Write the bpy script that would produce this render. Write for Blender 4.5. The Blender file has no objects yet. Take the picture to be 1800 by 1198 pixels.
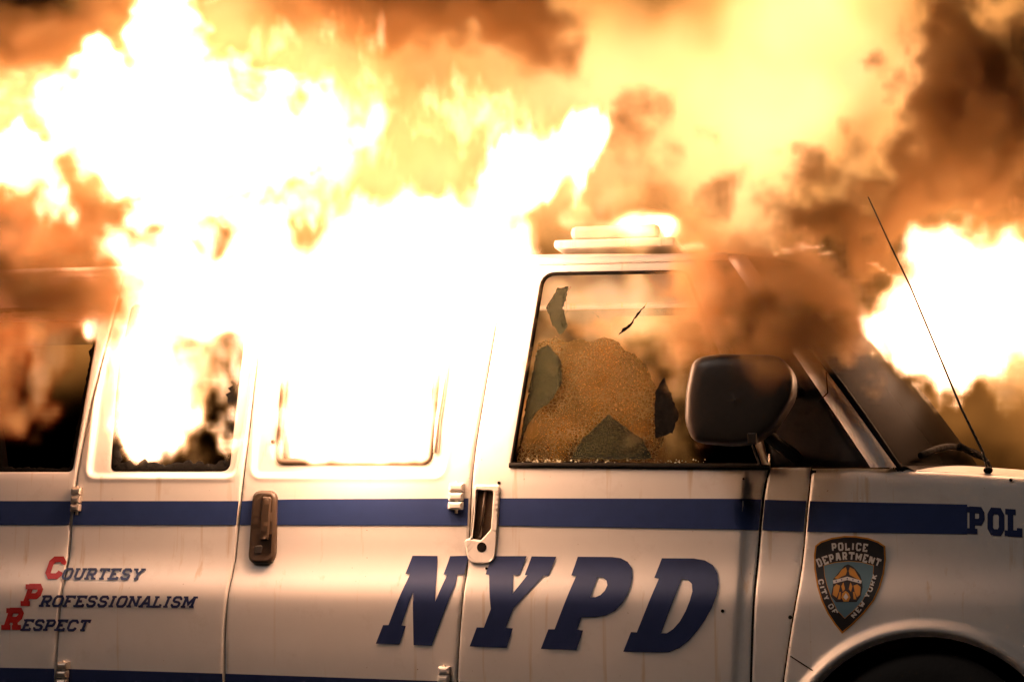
import bpy, bmesh, math, random
import numpy as np
from mathutils import Vector, Matrix
from mathutils.geometry import delaunay_2d_cdt

# ------------------------------------------------------------------ camera, world, light
scene = bpy.context.scene
col = scene.collection
R = math.radians
YAW, PITCH, DIST, CAMZ, FPX = R(12.0), math.atan(278 / 3250), 6.5, 1.25, 3250.0
CAM = np.array([DIST * math.sin(YAW), -DIST * math.cos(YAW), CAMZ])
cd = bpy.data.cameras.new('camera'); cam = bpy.data.objects.new('camera', cd); col.objects.link(cam)
cam.location = CAM; cam.rotation_euler = (math.pi / 2 + PITCH, 0, YAW)
cd.sensor_width = 36; cd.lens = 36 * FPX / 1800; cd.clip_end = 2000; cd.clip_start = 0.05
scene.camera = cam

w = bpy.data.worlds.new('World'); scene.world = w; w.use_nodes = True
nt = w.node_tree; nt.nodes.clear()
sky = nt.nodes.new('ShaderNodeTexSky'); sky.sky_type = 'NISHITA'; sky.sun_disc = False
sky.sun_elevation = R(-4); sky.sun_rotation = R(200)
bg = nt.nodes.new('ShaderNodeBackground'); bg.inputs['Strength'].default_value = 0.05
wo = nt.nodes.new('ShaderNodeOutputWorld')
nt.links.new(sky.outputs[0], bg.inputs[0]); nt.links.new(bg.outputs[0], wo.inputs[0])

street_fill = bpy.data.lights.new('street_fill', 'SUN'); street_fill.energy = 0.45; street_fill.angle = R(12); street_fill.color = (1, .78, .66)  # unseen warm fill lamp added from the camera side, standing for street lighting
so_ = bpy.data.objects.new('street_fill', street_fill); col.objects.link(so_); so_.rotation_euler = (R(52), 0, R(-25))

scene.view_settings.view_transform = 'Standard'; scene.view_settings.look = 'None'
scene.view_settings.exposure = 0.0; scene.view_settings.gamma = 1.0
scene.view_settings.use_curve_mapping = False
cy = scene.cycles
cy.use_denoising = True
cy.use_adaptive_sampling = True; cy.adaptive_threshold = 0.03
cy.max_bounces = 5; cy.diffuse_bounces = 2; cy.glossy_bounces = 2; cy.transmission_bounces = 3
cy.volume_bounces = 4; cy.transparent_max_bounces = 24
cy.volume_step_rate = 8; cy.volume_max_steps = 384
cy.sample_clamp_indirect = 40

# ------------------------------------------------------------------ pixel <-> place helpers
FW = np.array([-math.sin(YAW) * math.cos(PITCH), math.cos(YAW) * math.cos(PITCH), math.sin(PITCH)])
RT = np.array([math.cos(YAW), math.sin(YAW), 0.0])
UP = np.cross(RT, FW)
W_VAN = 2.0

def ray(px, py):
    return FW + RT * ((px - 900) / FPX) + UP * ((599 - py) / FPX)

def at(px, py, y):
    d = ray(px, py); t = (y - CAM[1]) / d[1]
    return CAM + d * t

_pz = np.array([0.20, .40, .55, .70, .85, .905, .945, .985, 1.03, 1.07, 1.15, 1.25, 1.32, 1.37, 1.60, 1.90, 2.12, 2.3])
_py = np.array([.050, .030, .012, .003, 0.0, .001, .012, .030, .043, .048, .051, .055, .059, .066, .105, .160, .200, .235])
_tz = np.linspace(0.1, 2.3, 1101); _ty = np.interp(_tz, _pz, _py)
_k = np.exp(-0.5 * (np.arange(-20, 21) / 7.0) ** 2); _k /= _k.sum()
_ty = np.convolve(np.pad(_ty, 20, mode='edge'), _k, mode='valid')

def S(x, z):                      # the van's flank: how far it lies behind the plane y = 0
    x = np.asarray(x, float); z = np.asarray(z, float)
    y = np.interp(z, _tz, _ty)
    t = np.clip((x - 0.85) / 1.0, 0, 3)
    return y + 0.030 * t ** 2

def side(px, py, lift=0.0):       # where the line of sight through a pixel meets the flank
    y = 0.05
    for _ in range(12):
        p = at(px, py, y); y = float(S(p[0], p[2])) - lift
    return at(px, py, y)

def sxz(pts):
    return [(side(*p)[0], side(*p)[2]) for p in pts]

def lowtop(pts, z):              # keep an opening below the roof rail
    out = []
    for i, (x, zz) in enumerate(pts):
        if zz > z:
            a = pts[i - 1] if pts[i - 1][1] < z else pts[(i + 1) % len(pts)]
            x = a[0] + (x - a[0]) * (z - a[1]) / (zz - a[1]); zz = z
        out.append((x, zz))
    return out

# ------------------------------------------------------------------ materials
def new_mat(name):
    m = bpy.data.materials.new(name); m.use_nodes = True
    return m, m.node_tree, m.node_tree.nodes['Principled BSDF']

def simple(name, rgb, rough=.5, metal=0.0, noise=0.12, scale=30, bump=0.0, coat=0.0):
    m, t, b = new_mat(name)
    b.inputs['Roughness'].default_value = rough; b.inputs['Metallic'].default_value = metal
    b.inputs['Coat Weight'].default_value = coat
    tc = t.nodes.new('ShaderNodeTexCoord'); n = t.nodes.new('ShaderNodeTexNoise')
    n.inputs['Scale'].default_value = scale; n.inputs['Detail'].default_value = 5
    t.links.new(tc.outputs['Object'], n.inputs['Vector'])
    r = t.nodes.new('ShaderNodeMix'); r.data_type = 'RGBA'
    r.inputs['A'].default_value = (*[c * (1 - noise) for c in rgb], 1)
    r.inputs['B'].default_value = (*[min(1, c * (1 + noise)) for c in rgb], 1)
    t.links.new(n.outputs['Fac'], r.inputs['Factor']); t.links.new(r.outputs['Result'], b.inputs['Base Color'])
    if bump:
        bp = t.nodes.new('ShaderNodeBump'); bp.inputs['Strength'].default_value = bump; bp.inputs['Distance'].default_value = .01
        t.links.new(n.outputs['Fac'], bp.inputs['Height']); t.links.new(bp.outputs[0], b.inputs['Normal'])
    return m

def paint_mat():
    m, t, b = new_mat('white_paint')
    N, L = t.nodes, t.links
    tc = N.new('ShaderNodeTexCoord')
    def noise(scale, vec_scale, detail=5, rough=.6):
        mp = N.new('ShaderNodeMapping'); mp.inputs['Scale'].default_value = vec_scale
        L.new(tc.outputs['Object'], mp.inputs['Vector'])
        n = N.new('ShaderNodeTexNoise'); n.inputs['Scale'].default_value = scale
        n.inputs['Detail'].default_value = detail; n.inputs['Roughness'].default_value = rough
        L.new(mp.outputs[0], n.inputs['Vector']); return n.outputs['Fac']
    def ramp(fac, a, c, ca, cc):
        r = N.new('ShaderNodeValToRGB'); r.color_ramp.elements[0].position = a; r.color_ramp.elements[1].position = c
        r.color_ramp.elements[0].color = ca; r.color_ramp.elements[1].color = cc
        L.new(fac, r.inputs[0]); return r.outputs[0]
    def mix(fac, a, c, mode='MIX'):
        x = N.new('ShaderNodeMix'); x.data_type = 'RGBA'; x.blend_type = mode
        if isinstance(fac, float): x.inputs['Factor'].default_value = fac
        else: L.new(fac, x.inputs['Factor'])
        for s, v in (('A', a), ('B', c)):
            if isinstance(v, tuple): x.inputs[s].default_value = v
            else: L.new(v, x.inputs[s])
        return x.outputs['Result']
    base = ramp(noise(2.2, (1, 1, 1)), .3, .7, (.70, .685, .66, 1), (.78, .765, .74, 1))
    grime = ramp(noise(9, (1, 1, 1), 8, .7), .56, .80, (0, 0, 0, 1), (.35, .35, .35, 1))
    c = mix(grime, base, (.42, .36, .30, 1))
    streak = ramp(noise(1.0, (26, 26, .55), 4, .55), .63, .73, (0, 0, 0, 1), (.50, .50, .50, 1))
    c = mix(streak, c, (.48, .34, .19, 1))
    spots = ramp(noise(60, (1, 1, 1), 2, .5), .76, .79, (0, 0, 0, 1), (.7, .7, .7, 1))
    c = mix(spots, c, (.22, .15, .10, 1))
    L.new(c, b.inputs['Base Color'])
    rr = N.new('ShaderNodeMapRange'); rr.inputs['To Min'].default_value = .30; rr.inputs['To Max'].default_value = .50
    L.new(noise(5, (1, 1, 1)), rr.inputs['Value']); L.new(rr.outputs[0], b.inputs['Roughness'])
    b.inputs['Coat Weight'].default_value = .25; b.inputs['Coat Roughness'].default_value = .25
    bp = N.new('ShaderNodeBump'); bp.inputs['Strength'].default_value = .12; bp.inputs['Distance'].default_value = .004
    L.new(noise(14, (1, 1, .6), 3), bp.inputs['Height']); L.new(bp.outputs[0], b.inputs['Normal'])
    return m

M = {}
M['paint'] = paint_mat()
M['blue'] = simple('blue_vinyl', (.022, .045, .160), .42, noise=.15, scale=20)
M['navy'] = simple('navy_vinyl', (.017, .032, .115), .42, noise=.15, scale=20)
M['red'] = simple('red_vinyl', (.42, .018, .018), .42)
M['gold'] = simple('gold_vinyl', (.55, .24, .035), .5)
M['black_vinyl'] = simple('black_vinyl', (.012, .011, .012), .5)
M['pale_vinyl'] = simple('pale_vinyl', (.60, .58, .55), .5)
M['teal'] = simple('teal_vinyl', (.10, .20, .26), .5)
M['rubber'] = simple('black_rubber', (.008, .007, .006), .8, scale=50, bump=.3)
M['char'] = simple('charred_rubber', (.003, .0025, .002), .85, noise=.5, scale=40, bump=.8)
M['soot'] = simple('sooty_lining', (.022, .018, .015), .85, noise=.5, scale=8, bump=.4)
M['plastic'] = simple('black_plastic', (.030, .026, .023), .5, scale=60, bump=.08)
M['brown_plastic'] = simple('dark_handle_plastic', (.060, .040, .026), .38, scale=60)
M['steel'] = simple('worn_steel', (.55, .50, .44), .38, metal=.8, noise=.25, scale=60)
M['mirror_plastic'] = simple('mirror_plastic', (.075, .058, .045), .38, scale=60, bump=.05)
M['tyre'] = simple('tyre_rubber', (.018, .017, .016), .8, scale=40, bump=.3)
M['asphalt'] = simple('asphalt', (.05, .048, .046), .85, noise=.4, scale=18, bump=.5)
M['lamp'] = simple('headlamp_plastic', (.55, .55, .55), .15)
M['lens'] = simple('light_bar_lens', (.55, .50, .45), .25)

def glass_mat(name, tint, alpha, rough=.15, crack=False):
    m, t, b = new_mat(name)
    N, L = t.nodes, t.links
    b.inputs['Roughness'].default_value = rough
    b.inputs['Base Color'].default_value = (*tint, 1)
    b.inputs['Alpha'].default_value = alpha
    if crack:
        tc = N.new('ShaderNodeTexCoord')
        v = N.new('ShaderNodeTexVoronoi'); v.feature = 'DISTANCE_TO_EDGE'; v.inputs['Scale'].default_value = 130
        L.new(tc.outputs['Object'], v.inputs['Vector'])
        r = N.new('ShaderNodeValToRGB'); r.color_ramp.elements[0].position = .02; r.color_ramp.elements[1].position = .12
        r.color_ramp.elements[0].color = (*[min(1, c * 1.9) for c in tint], 1); r.color_ramp.elements[1].color = (*tint, 1)
        L.new(v.outputs['Distance'], r.inputs[0]); L.new(r.outputs[0], b.inputs['Base Color'])
        bp = N.new('ShaderNodeBump'); bp.inputs['Strength'].default_value = .7; bp.inputs['Distance'].default_value = .004
        L.new(v.outputs['Distance'], bp.inputs['Height']); L.new(bp.outputs[0], b.inputs['Normal'])
    return m
M['crazed'] = glass_mat('crazed_green_glass', (.022, .025, .011), .74, .6, True)
def pane_mat():
    m = bpy.data.materials.new('crazed_pane'); m.use_nodes = True; t = m.node_tree; N, L = t.nodes, t.links
    N.remove(N['Principled BSDF']); out = N['Material Output']
    tc = N.new('ShaderNodeTexCoord'); v = N.new('ShaderNodeTexVoronoi'); v.feature = 'DISTANCE_TO_EDGE'; v.inputs['Scale'].default_value = 75
    L.new(tc.outputs['Object'], v.inputs['Vector'])
    n = N.new('ShaderNodeTexNoise'); n.inputs['Scale'].default_value = 7; n.inputs['Detail'].default_value = 6; L.new(tc.outputs['Object'], n.inputs['Vector'])
    r = N.new('ShaderNodeMapRange'); r.inputs['From Max'].default_value = .12; r.inputs['To Min'].default_value = .75; r.inputs['To Max'].default_value = .40
    L.new(v.outputs['Distance'], r.inputs['Value'])
    r2 = N.new('ShaderNodeMapRange'); r2.inputs['From Min'].default_value = .3; r2.inputs['From Max'].default_value = .7; r2.inputs['To Min'].default_value = .45; r2.inputs['To Max'].default_value = 1.1
    L.new(n.outputs['Fac'], r2.inputs['Value'])
    ml = N.new('ShaderNodeMath'); ml.operation = 'MULTIPLY'; L.new(r.outputs[0], ml.inputs[0]); L.new(r2.outputs[0], ml.inputs[1])
    tr = N.new('ShaderNodeBsdfTransparent'); tr.inputs[0].default_value = (.82, .78, .66, 1)
    tl = N.new('ShaderNodeBsdfTranslucent'); tl.inputs[0].default_value = (.42, .34, .22, 1)
    df = N.new('ShaderNodeBsdfDiffuse'); df.inputs[0].default_value = (.07, .06, .03, 1)
    ad = N.new('ShaderNodeAddShader'); L.new(tl.outputs[0], ad.inputs[0]); L.new(df.outputs[0], ad.inputs[1])
    mx = N.new('ShaderNodeMixShader'); L.new(ml.outputs[0], mx.inputs[0]); L.new(tr.outputs[0], mx.inputs[1]); L.new(ad.outputs[0], mx.inputs[2])
    L.new(mx.outputs[0], out.inputs['Surface']); return m
M['pane'] = pane_mat()
for k_ in ('char', 'rubber', 'crazed', 'soot'): M[k_].node_tree.nodes['Principled BSDF'].inputs['Specular IOR Level'].default_value = .12
M['crumb'] = glass_mat('glass_crumbs', (.45, .42, .28), .9, .2)
M['windscreen'] = glass_mat('sooty_windscreen', (.006, .0045, .003), .95, .38)
M['windscreen'].node_tree.nodes['Principled BSDF'].inputs['IOR'].default_value = 1.04

# ------------------------------------------------------------------ mesh helpers
def obj(name, verts, faces, mat, parent=None, smooth=True):
    me = bpy.data.meshes.new(name)
    me.from_pydata([tuple(map(float, v)) for v in verts], [], [tuple(map(int, f)) for f in faces])
    if smooth: me.polygons.foreach_set('use_smooth', [True] * len(me.polygons))
    me.materials.append(mat); me.update()
    o = bpy.data.objects.new(name, me); col.objects.link(o)
    if parent is not None: o.parent = parent
    return o

def tag(o, label=None, cat=None, group=None, kind=None):
    if label: o['label'] = label
    if cat: o['category'] = cat
    if group: o['group'] = group
    if kind: o['kind'] = kind
    return o

def resample(pts, step, closed=True):
    pts = np.asarray(pts, float)
    if closed: pts = np.vstack([pts, pts[:1]])
    out = [pts[0]]
    for p, q in zip(pts[:-1], pts[1:]):
        n = max(1, int(math.ceil(np.hypot(*(q - p)) / step)))
        for k in range(1, n + 1):
            c = p + (q - p) * k / n
            if np.hypot(*(c - out[-1])) > .0007: out.append(c)
    if closed and np.hypot(*(out[-1] - out[0])) < .0009: out.pop()
    return np.array(out)

def area2(p):
    return 0.5 * np.sum(p[:, 0] * np.roll(p[:, 1], -1) - np.roll(p[:, 0], -1) * p[:, 1])

def ccw(p):
    p = np.asarray(p, float)
    return p if area2(p) > 0 else p[::-1]

def inset(p, d):                  # inwards for a counter-clockwise outline
    a = p - np.roll(p, 1, 0); b = np.roll(p, -1, 0) - p
    na = np.stack([-a[:, 1], a[:, 0]], 1); nb = np.stack([-b[:, 1], b[:, 0]], 1)
    na /= np.linalg.norm(na, axis=1)[:, None] + 1e-9; nb /= np.linalg.norm(nb, axis=1)[:, None] + 1e-9
    n = na + nb; n /= np.maximum(np.sum(n * na, 1), .35)[:, None]
    return p + n * d

def inside(P, poly):
    x, z = P[:, 0], P[:, 1]; r = np.zeros(len(P), bool)
    a = poly; b = np.roll(poly, -1, 0)
    for (x1, z1), (x2, z2) in zip(a, b):
        c = (z1 > z) != (z2 > z)
        if abs(z2 - z1) > 1e-12: r ^= c & (x < (x2 - x1) * (z - z1) / (z2 - z1) + x1)
    return r

def dist(P, poly, closed=True):
    a = np.asarray(poly, float); b = np.roll(a, -1, 0)
    if not closed: a, b = a[:-1], b[:-1]
    best = np.full(len(P), 1e9)
    for p, q in zip(a, b):
        e = q - p; t = np.clip(((P - p) @ e) / (e @ e + 1e-12), 0, 1)
        best = np.minimum(best, np.hypot(*(P - p - t[:, None] * e).T))
    return best

def rounded(pts, r, n=5):         # round the corners of an outline
    pts = [np.array(p, float) for p in pts]; out = []
    rs = r if isinstance(r, (list, tuple)) else [r] * len(pts)
    for i, p in enumerate(pts):
        a, b = pts[i - 1], pts[(i + 1) % len(pts)]
        if rs[i] <= 0: out.append(p); continue
        da, db = a - p, b - p; la, lb = np.linalg.norm(da), np.linalg.norm(db)
        k = min(rs[i], la * .45, lb * .45); p0, p1 = p + da / la * k, p + db / lb * k
        for t in np.linspace(0, 1, n + 1):
            out.append((1 - t) ** 2 * p0 + 2 * t * (1 - t) * p + t * t * p1)
    return [tuple(q) for q in out]

def sstep(a, b, x):
    t = np.clip((x - a) / (b - a), 0, 1); return t * t * (3 - 2 * t)

def cdt(P, loops):                # triangles over points P, bounded by loops of indices
    edges = [(l[i], l[(i + 1) % len(l)]) for l in loops for i in range(len(l))]
    r = delaunay_2d_cdt([Vector((float(p[0]), float(p[1]))) for p in P], edges, [], 0, 1e-6)
    V = np.array([(v.x, v.y) for v in r[0]]); F = np.array(r[2])
    return V, F

def panel(name, outline, holes, mat, parent, step=.02, feats=(), rings=(), yfun=None, drop=.006, flange=.022, hole_flange=.035, seam_lines=()):
    """Pressed sheet: outline and holes in (x, z); feats(P) adds depth; edges rolled in and given a flange."""
    yfun = yfun or S
    out = resample(ccw(outline), .012 if step < .03 else .05)
    hl = [resample(ccw(h), .010 if step < .03 else .05) for h in holes]
    pts, loops = [], []
    def addloop(p):
        n = sum(map(len, pts)); pts.append(p); loops.append(list(range(n, n + len(p))))
    addloop(out)
    for h in hl: addloop(h)
    extra = []
    if drop:
        for d in (.0025, .006, .010): extra.append(inset(out, d))
        for h in hl:
            for d in (.003, .008): extra.append(inset(h, -d))
    for r in rings:
        r = resample(ccw(r), .012)
        for d in (-.032, -.026, -.020, -.015, -.010, -.005, 0, .005, .010, .016): extra.append(inset(r, d))
    for ln in seam_lines: extra.append(np.asarray(ln))
    lo, hi = out.min(0), out.max(0)
    gx, gz = np.meshgrid(np.arange(lo[0], hi[0], step), np.arange(lo[1], hi[1], step * .87), indexing='ij')
    gx = gx + (np.arange(gx.shape[1]) % 2)[None, :] * step * .5
    G = np.stack([gx.ravel(), gz.ravel()], 1)
    if extra:
        E = np.vstack(extra); e_in = inside(E, out)
        for h in hl: e_in &= ~inside(E, h)
        E = E[e_in]; E = E[dist(E, out) > .0015]
        for h in hl: E = E[dist(E, h) > .0015]
        cell = set(); keep = []
        for q in E:
            c = (round(q[0] / .0045), round(q[1] / .0045))
            if c not in cell: cell.add(c); keep.append(q)
        E = np.array(keep) if keep else np.zeros((0, 2))
    else: E = np.zeros((0, 2))
    ok = inside(G, out) & (dist(G, out) > step * .6)
    for h in hl: ok &= ~inside(G, h) & (dist(G, h) > step * .6)
    G = G[ok]
    if len(E) and len(G):
        cs = step * .5; occ = set(map(tuple, np.round(E / cs).astype(int)))
        G = np.array([g for g in G if (round(g[0] / cs), round(g[1] / cs)) not in occ] or np.zeros((0, 2)))
    P = np.vstack(pts + [E, G])
    V, F = cdt(P, loops)
    C = V[F].mean(1); keep = inside(C, out)
    for h in hl: keep &= ~inside(C, h)
    F = F[keep]
    y = yfun(V[:, 0], V[:, 1])
    if drop:
        d = dist(V, out); y = y + drop * (1 - np.clip(d / .008, 0, 1)) ** 2
        for h in hl:
            d = dist(V, h); y = y + drop * .7 * (1 - np.clip(d / .008, 0, 1)) ** 2
    for f in feats: y = y + f(V)
    A, B, Cc = V[F[:, 0]], V[F[:, 1]], V[F[:, 2]]
    ar = (B[:, 0] - A[:, 0]) * (Cc[:, 1] - A[:, 1]) - (B[:, 1] - A[:, 1]) * (Cc[:, 0] - A[:, 0])
    F = np.where((ar > 0)[:, None], F, F[:, ::-1])     # faces look towards -y
    verts = [(a[0], yy, a[1]) for a, yy in zip(V, y)]; faces = [tuple(f) for f in F]
    if flange:
        from collections import Counter
        cnt = Counter()
        for f in faces:
            for i in range(3): cnt[(f[i], f[(i + 1) % 3])] += 1
        bnd = [e for e in cnt if (e[1], e[0]) not in cnt]
        cid = {}
        hd = [dist(V, h) for h in hl]
        def back(i):
            if i not in cid:
                fl = flange
                for q in hd:
                    if q[i] < .001: fl = hole_flange
                v = verts[i]; cid[i] = len(verts); verts.append((v[0], v[1] + fl, v[2]))
            return cid[i]
        for a, b in bnd: faces.append((b, a, back(a), back(b)))
    return obj(name, verts, faces, mat, parent)

def decal(name, outer, holes, mat, parent, lift=.0026, px=True, step=.025):
    if px: outer = sxz(outer); holes = [sxz(h) for h in holes]
    out = resample(ccw(outer), .02); hl = [resample(ccw(h), .015) for h in holes]
    pts = [out] + hl; loops = []; n = 0
    for p in pts: loops.append(list(range(n, n + len(p)))); n += len(p)
    lo, hi = out.min(0), out.max(0)
    gx, gz = np.meshgrid(np.arange(lo[0], hi[0], step), np.arange(lo[1], hi[1], step), indexing='ij')
    G = np.stack([gx.ravel(), gz.ravel()], 1)
    if len(G):
        ok = inside(G, out) & (dist(G, out) > .006)
        for h in hl: ok &= ~inside(G, h) & (dist(G, h) > .006)
        G = G[ok]
    V, F = cdt(np.vstack(pts + [G]), loops)
    C = V[F].mean(1); keep = inside(C, out)
    for h in hl: keep &= ~inside(C, h)
    F = F[keep]
    A, B, Cc = V[F[:, 0]], V[F[:, 1]], V[F[:, 2]]
    ar = (B[:, 0] - A[:, 0]) * (Cc[:, 1] - A[:, 1]) - (B[:, 1] - A[:, 1]) * (Cc[:, 0] - A[:, 0])
    F = np.where((ar > 0)[:, None], F, F[:, ::-1])
    y = S(V[:, 0], V[:, 1]) - lift
    o = obj(name, [(a[0], yy, a[1]) for a, yy in zip(V, y)], F, mat, parent)
    e = .002; gx_ = (S(V[:, 0] + e, V[:, 1]) - S(V[:, 0] - e, V[:, 1])) / (2 * e); gz_ = (S(V[:, 0], V[:, 1] + e) - S(V[:, 0], V[:, 1] - e)) / (2 * e)
    nr = np.stack([gx_, -np.ones(len(V)), gz_], 1); nr /= np.linalg.norm(nr, axis=1)[:, None]
    o.data.normals_split_custom_set_from_vertices([tuple(q) for q in nr])
    return o

def boss(name, outline, h, bev, mat, parent, base=.0, px=True):
    """A rounded solid standing h proud of the flank."""
    if px: outline = sxz(outline)
    o = resample(ccw(outline), .008)
    prof = [(0, base - .004), (0, base + h - bev), (bev * .3, base + h - bev * .3), (bev, base + h)]
    V, F = [], []; n = len(o)
    for ins, hh in prof:
        p = inset(o, ins)
        for q in p: V.append((q[0], float(S(q[0], q[1])) - hh, q[1]))
    for k in range(len(prof) - 1):
        for i in range(n):
            j = (i + 1) % n; F.append((k * n + i, k * n + j, (k + 1) * n + j, (k + 1) * n + i))
    top = inset(o, bev); TV, TF = cdt(top, [list(range(n))])
    keep = inside(TV[TF].mean(1), top); b0 = len(V)
    for q in TV: V.append((q[0], float(S(q[0], q[1])) - base - h, q[1]))
    for f in TF[keep]:
        a, b, c = TV[f[0]], TV[f[1]], TV[f[2]]
        ar = (b[0] - a[0]) * (c[1] - a[1]) - (b[1] - a[1]) * (c[0] - a[0])
        f = f if ar > 0 else f[::-1]; F.append(tuple(b0 + f))
    return obj(name, V, F, mat, parent)

def tube(name, pts, r, mat, parent=None, n=8, closed=False, rads=None):
    P = [Vector(p) for p in pts]; V, F = [], []; m = len(P)
    for i, p in enumerate(P):
        a = P[i - 1] if (i > 0 or closed) else P[i]; b = P[(i + 1) % m] if (i < m - 1 or closed) else P[i]
        t = (b - a).normalized(); u = t.orthogonal().normalized() if i == 0 else (u - t * u.dot(t)).normalized()
        v = t.cross(u); rr = rads[i] if rads else r
        for k in range(n):
            an = 2 * math.pi * k / n; V.append(p + (u * math.cos(an) + v * math.sin(an)) * rr)
    for i in range(m if closed else m - 1):
        for k in range(n):
            a = i * n + k; b = i * n + (k + 1) % n; j = (i + 1) % m
            F.append((a, b, j * n + (k + 1) % n, j * n + k))
    if not closed: F.append(tuple(range(n))[::-1]); F.append(tuple(range((m - 1) * n, m * n)))
    return obj(name, V, F, mat, parent)

def box(name, lo, hi, mat, parent=None, bev=.01, seg=2):
    bm = bmesh.new(); bmesh.ops.create_cube(bm, size=1)
    for v in bm.verts: v.co = Vector([(lo[i] + hi[i]) / 2 + v.co[i] * (hi[i] - lo[i]) for i in range(3)])
    if bev: bmesh.ops.bevel(bm, geom=bm.edges[:], offset=bev, segments=seg, affect='EDGES', profile=.5)
    me = bpy.data.meshes.new(name); bm.to_mesh(me); bm.free(); me.materials.append(mat)
    me.polygons.foreach_set('use_smooth', [False] * len(me.polygons))
    o = bpy.data.objects.new(name, me); col.objects.link(o); o.parent = parent
    return o

def lathe(name, prof, centre, mat, parent, n=48):      # prof: (radius, y) round an axle along y
    V, F = [], []; m = len(prof)
    for k in range(n):
        a = 2 * math.pi * k / n
        for r, y in prof: V.append((centre[0] + r * math.cos(a), centre[1] + y, centre[2] + r * math.sin(a)))
    for k in range(n):
        for i in range(m - 1):
            a = k * m + i; b = ((k + 1) % n) * m + i; F.append((a, a + 1, b + 1, b))
    return obj(name, V, F, mat, parent)

# ------------------------------------------------------------------ ground
g = 300
road = obj('road', [(-g, -g, 0), (g, -g, 0), (g, g, 0), (-g, g, 0)], [(0, 1, 2, 3)], M['asphalt'], None, False)
tag(road, kind='structure')

# ------------------------------------------------------------------ the van
van = bpy.data.objects.new('police_van', None); col.objects.link(van)
tag(van, 'white police van with blue stripe, fire pouring from its broken windows', 'van')
XREAR = side(-830, 900)[0]
ZTOP = 2.10
ZBOT = .36

seamA = sxz([(186, 605), (143, 780), (134, 855), (125, 908), (111, 1025), (99, 1141), (96, 1198), (94, 1330)])
seamB = sxz([(450, 650), (434, 791), (417, 943), (402, 1036), (393, 1100), (395, 1198), (395, 1330)])
seamC = sxz([(863, 620), (830, 816), (826, 900), (823, 976), (814, 1047), (805, 1124), (803, 1198), (800, 1330)])
seamD = sxz([(1353, 815), (1343, 853), (1335, 950), (1324, 1064), (1320, 1198), (1316, 1330)])
seamE = sxz([(1426, 826), (1419, 896), (1408, 1010), (1392, 1091), (1376, 1198), (1362, 1330)])
def smooth_seam(s):
    s = sorted(s, key=lambda p: -p[1]); zz = np.linspace(s[0][1], s[-1][1], 61); xx = np.interp(-zz, [-p[1] for p in s], [p[0] for p in s])
    k = np.ones(9) / 9
    for _ in range(2):
        e = np.concatenate([2 * xx[0] - xx[8:0:-1], xx, 2 * xx[-1] - xx[-2:-10:-1]]); xx = np.convolve(e, k, 'same')[8:-8]
    return [(float(a), float(b)) for a, b in zip(xx, zz)][::3]
seamA, seamB, seamC, seamD, seamE = map(smooth_seam, (seamA, seamB, seamC, seamD, seamE))
def topped(s):
    (x0, z0), (x1, z1) = s[0], s[1]
    return [(x0 + (x1 - x0) * (ZTOP - z0) / (z1 - z0), ZTOP)] + s
seamA, seamB, seamC = topped(seamA), topped(seamB), topped(seamC)
GAP = .0028
def shift(s, d): return [(x + d, z) for x, z in s]

AR_F = at(1632, 1358, .02); AR_R = at(-168, 1352, .02)    # wheel centres
def arch_outline(c, ra, rb, n=28):
    return [(c[0] + ra * math.cos(a), c[2] + rb * math.sin(a)) for a in np.linspace(0, math.pi, n)]
RA, RB = .452, .448
def flare(c):
    def f(V):
        r = np.hypot((V[:, 0] - c[0]) / RA, (V[:, 1] - c[2]) / RB) * RA
        t = (r - RA)
        b = -.030 * (1 - sstep(.030, .062, t)) + .030 * (1 - sstep(-.002, .030, t)) ** 1.5
        return b * np.where(V[:, 1] > c[2] - .12, 1, 0)
    return f

# --- rear side panel with the quarter window
zs = seamA[::-1]
rear_out = [(XREAR + .02, ZBOT + .10), (XREAR + .02, ZTOP)] + shift(seamA, -GAP)
ca = arch_outline(AR_R, RA, RB)
bottom = [(AR_R[0] + RA, ZBOT)] + ca + [(AR_R[0] - RA, ZBOT)]
rear_out = [(XREAR + .02, ZBOT), (XREAR + .02, ZTOP)] + shift(seamA, -GAP)[:-1] + [(seamA[-1][0] - GAP, ZBOT)] + bottom
holeA = rounded(lowtop(sxz([(199, 478), (168, 596), (127, 829), (-385, 829), (-360, 478)]), 1.985), [.03, 0, .022, .04, .04])
ARC = (.004, .009, .014, .019, .024, .029, .034, .040, .046, .052, .058, .064, .072)
def arcs(c): return [np.array(resample(arch_outline(c, RA + d, RB + d, 60), .012, False)) for d in ARC]
p_rear = panel('rear_side_panel', rear_out, [holeA], M['paint'], van, feats=[flare(AR_R)], rings=[], step=.022, seam_lines=arcs(AR_R))

# --- rear cargo door
holeB = rounded(lowtop(sxz([(240, 484), (206, 640), (192, 827), (400, 827), (407, 755), (430, 560), (438, 484)]), 1.985), [.02, 0, .02, .03, 0, 0, .02])
presB = rounded(lowtop(sxz([(216, 470), (172, 690), (156, 835), (411, 835), (430, 740), (450, 600), (464, 470)]), 2.03), [.03, 0, .03, .03, 0, 0, .03])
def pressing(poly, depth, wid=.010):
    poly = resample(ccw(poly), .012)
    def f(V):
        d = dist(V, poly) * np.where(inside(V, poly), 1, -1)
        return depth * sstep(-wid, wid, d) - depth * .25 * np.exp(-((d + wid * 1.2) / wid) ** 2)
    return f
outB = shift(seamA, GAP)[:-1] + [(seamA[-1][0] + GAP, ZBOT), (seamB[-1][0] - GAP, ZBOT)] + shift(seamB, -GAP)[:-1][::-1]
p_doorB = panel('rear_cargo_door', outB, [holeB], M['paint'], van, feats=[pressing(presB, .016)], rings=[presB])
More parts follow.
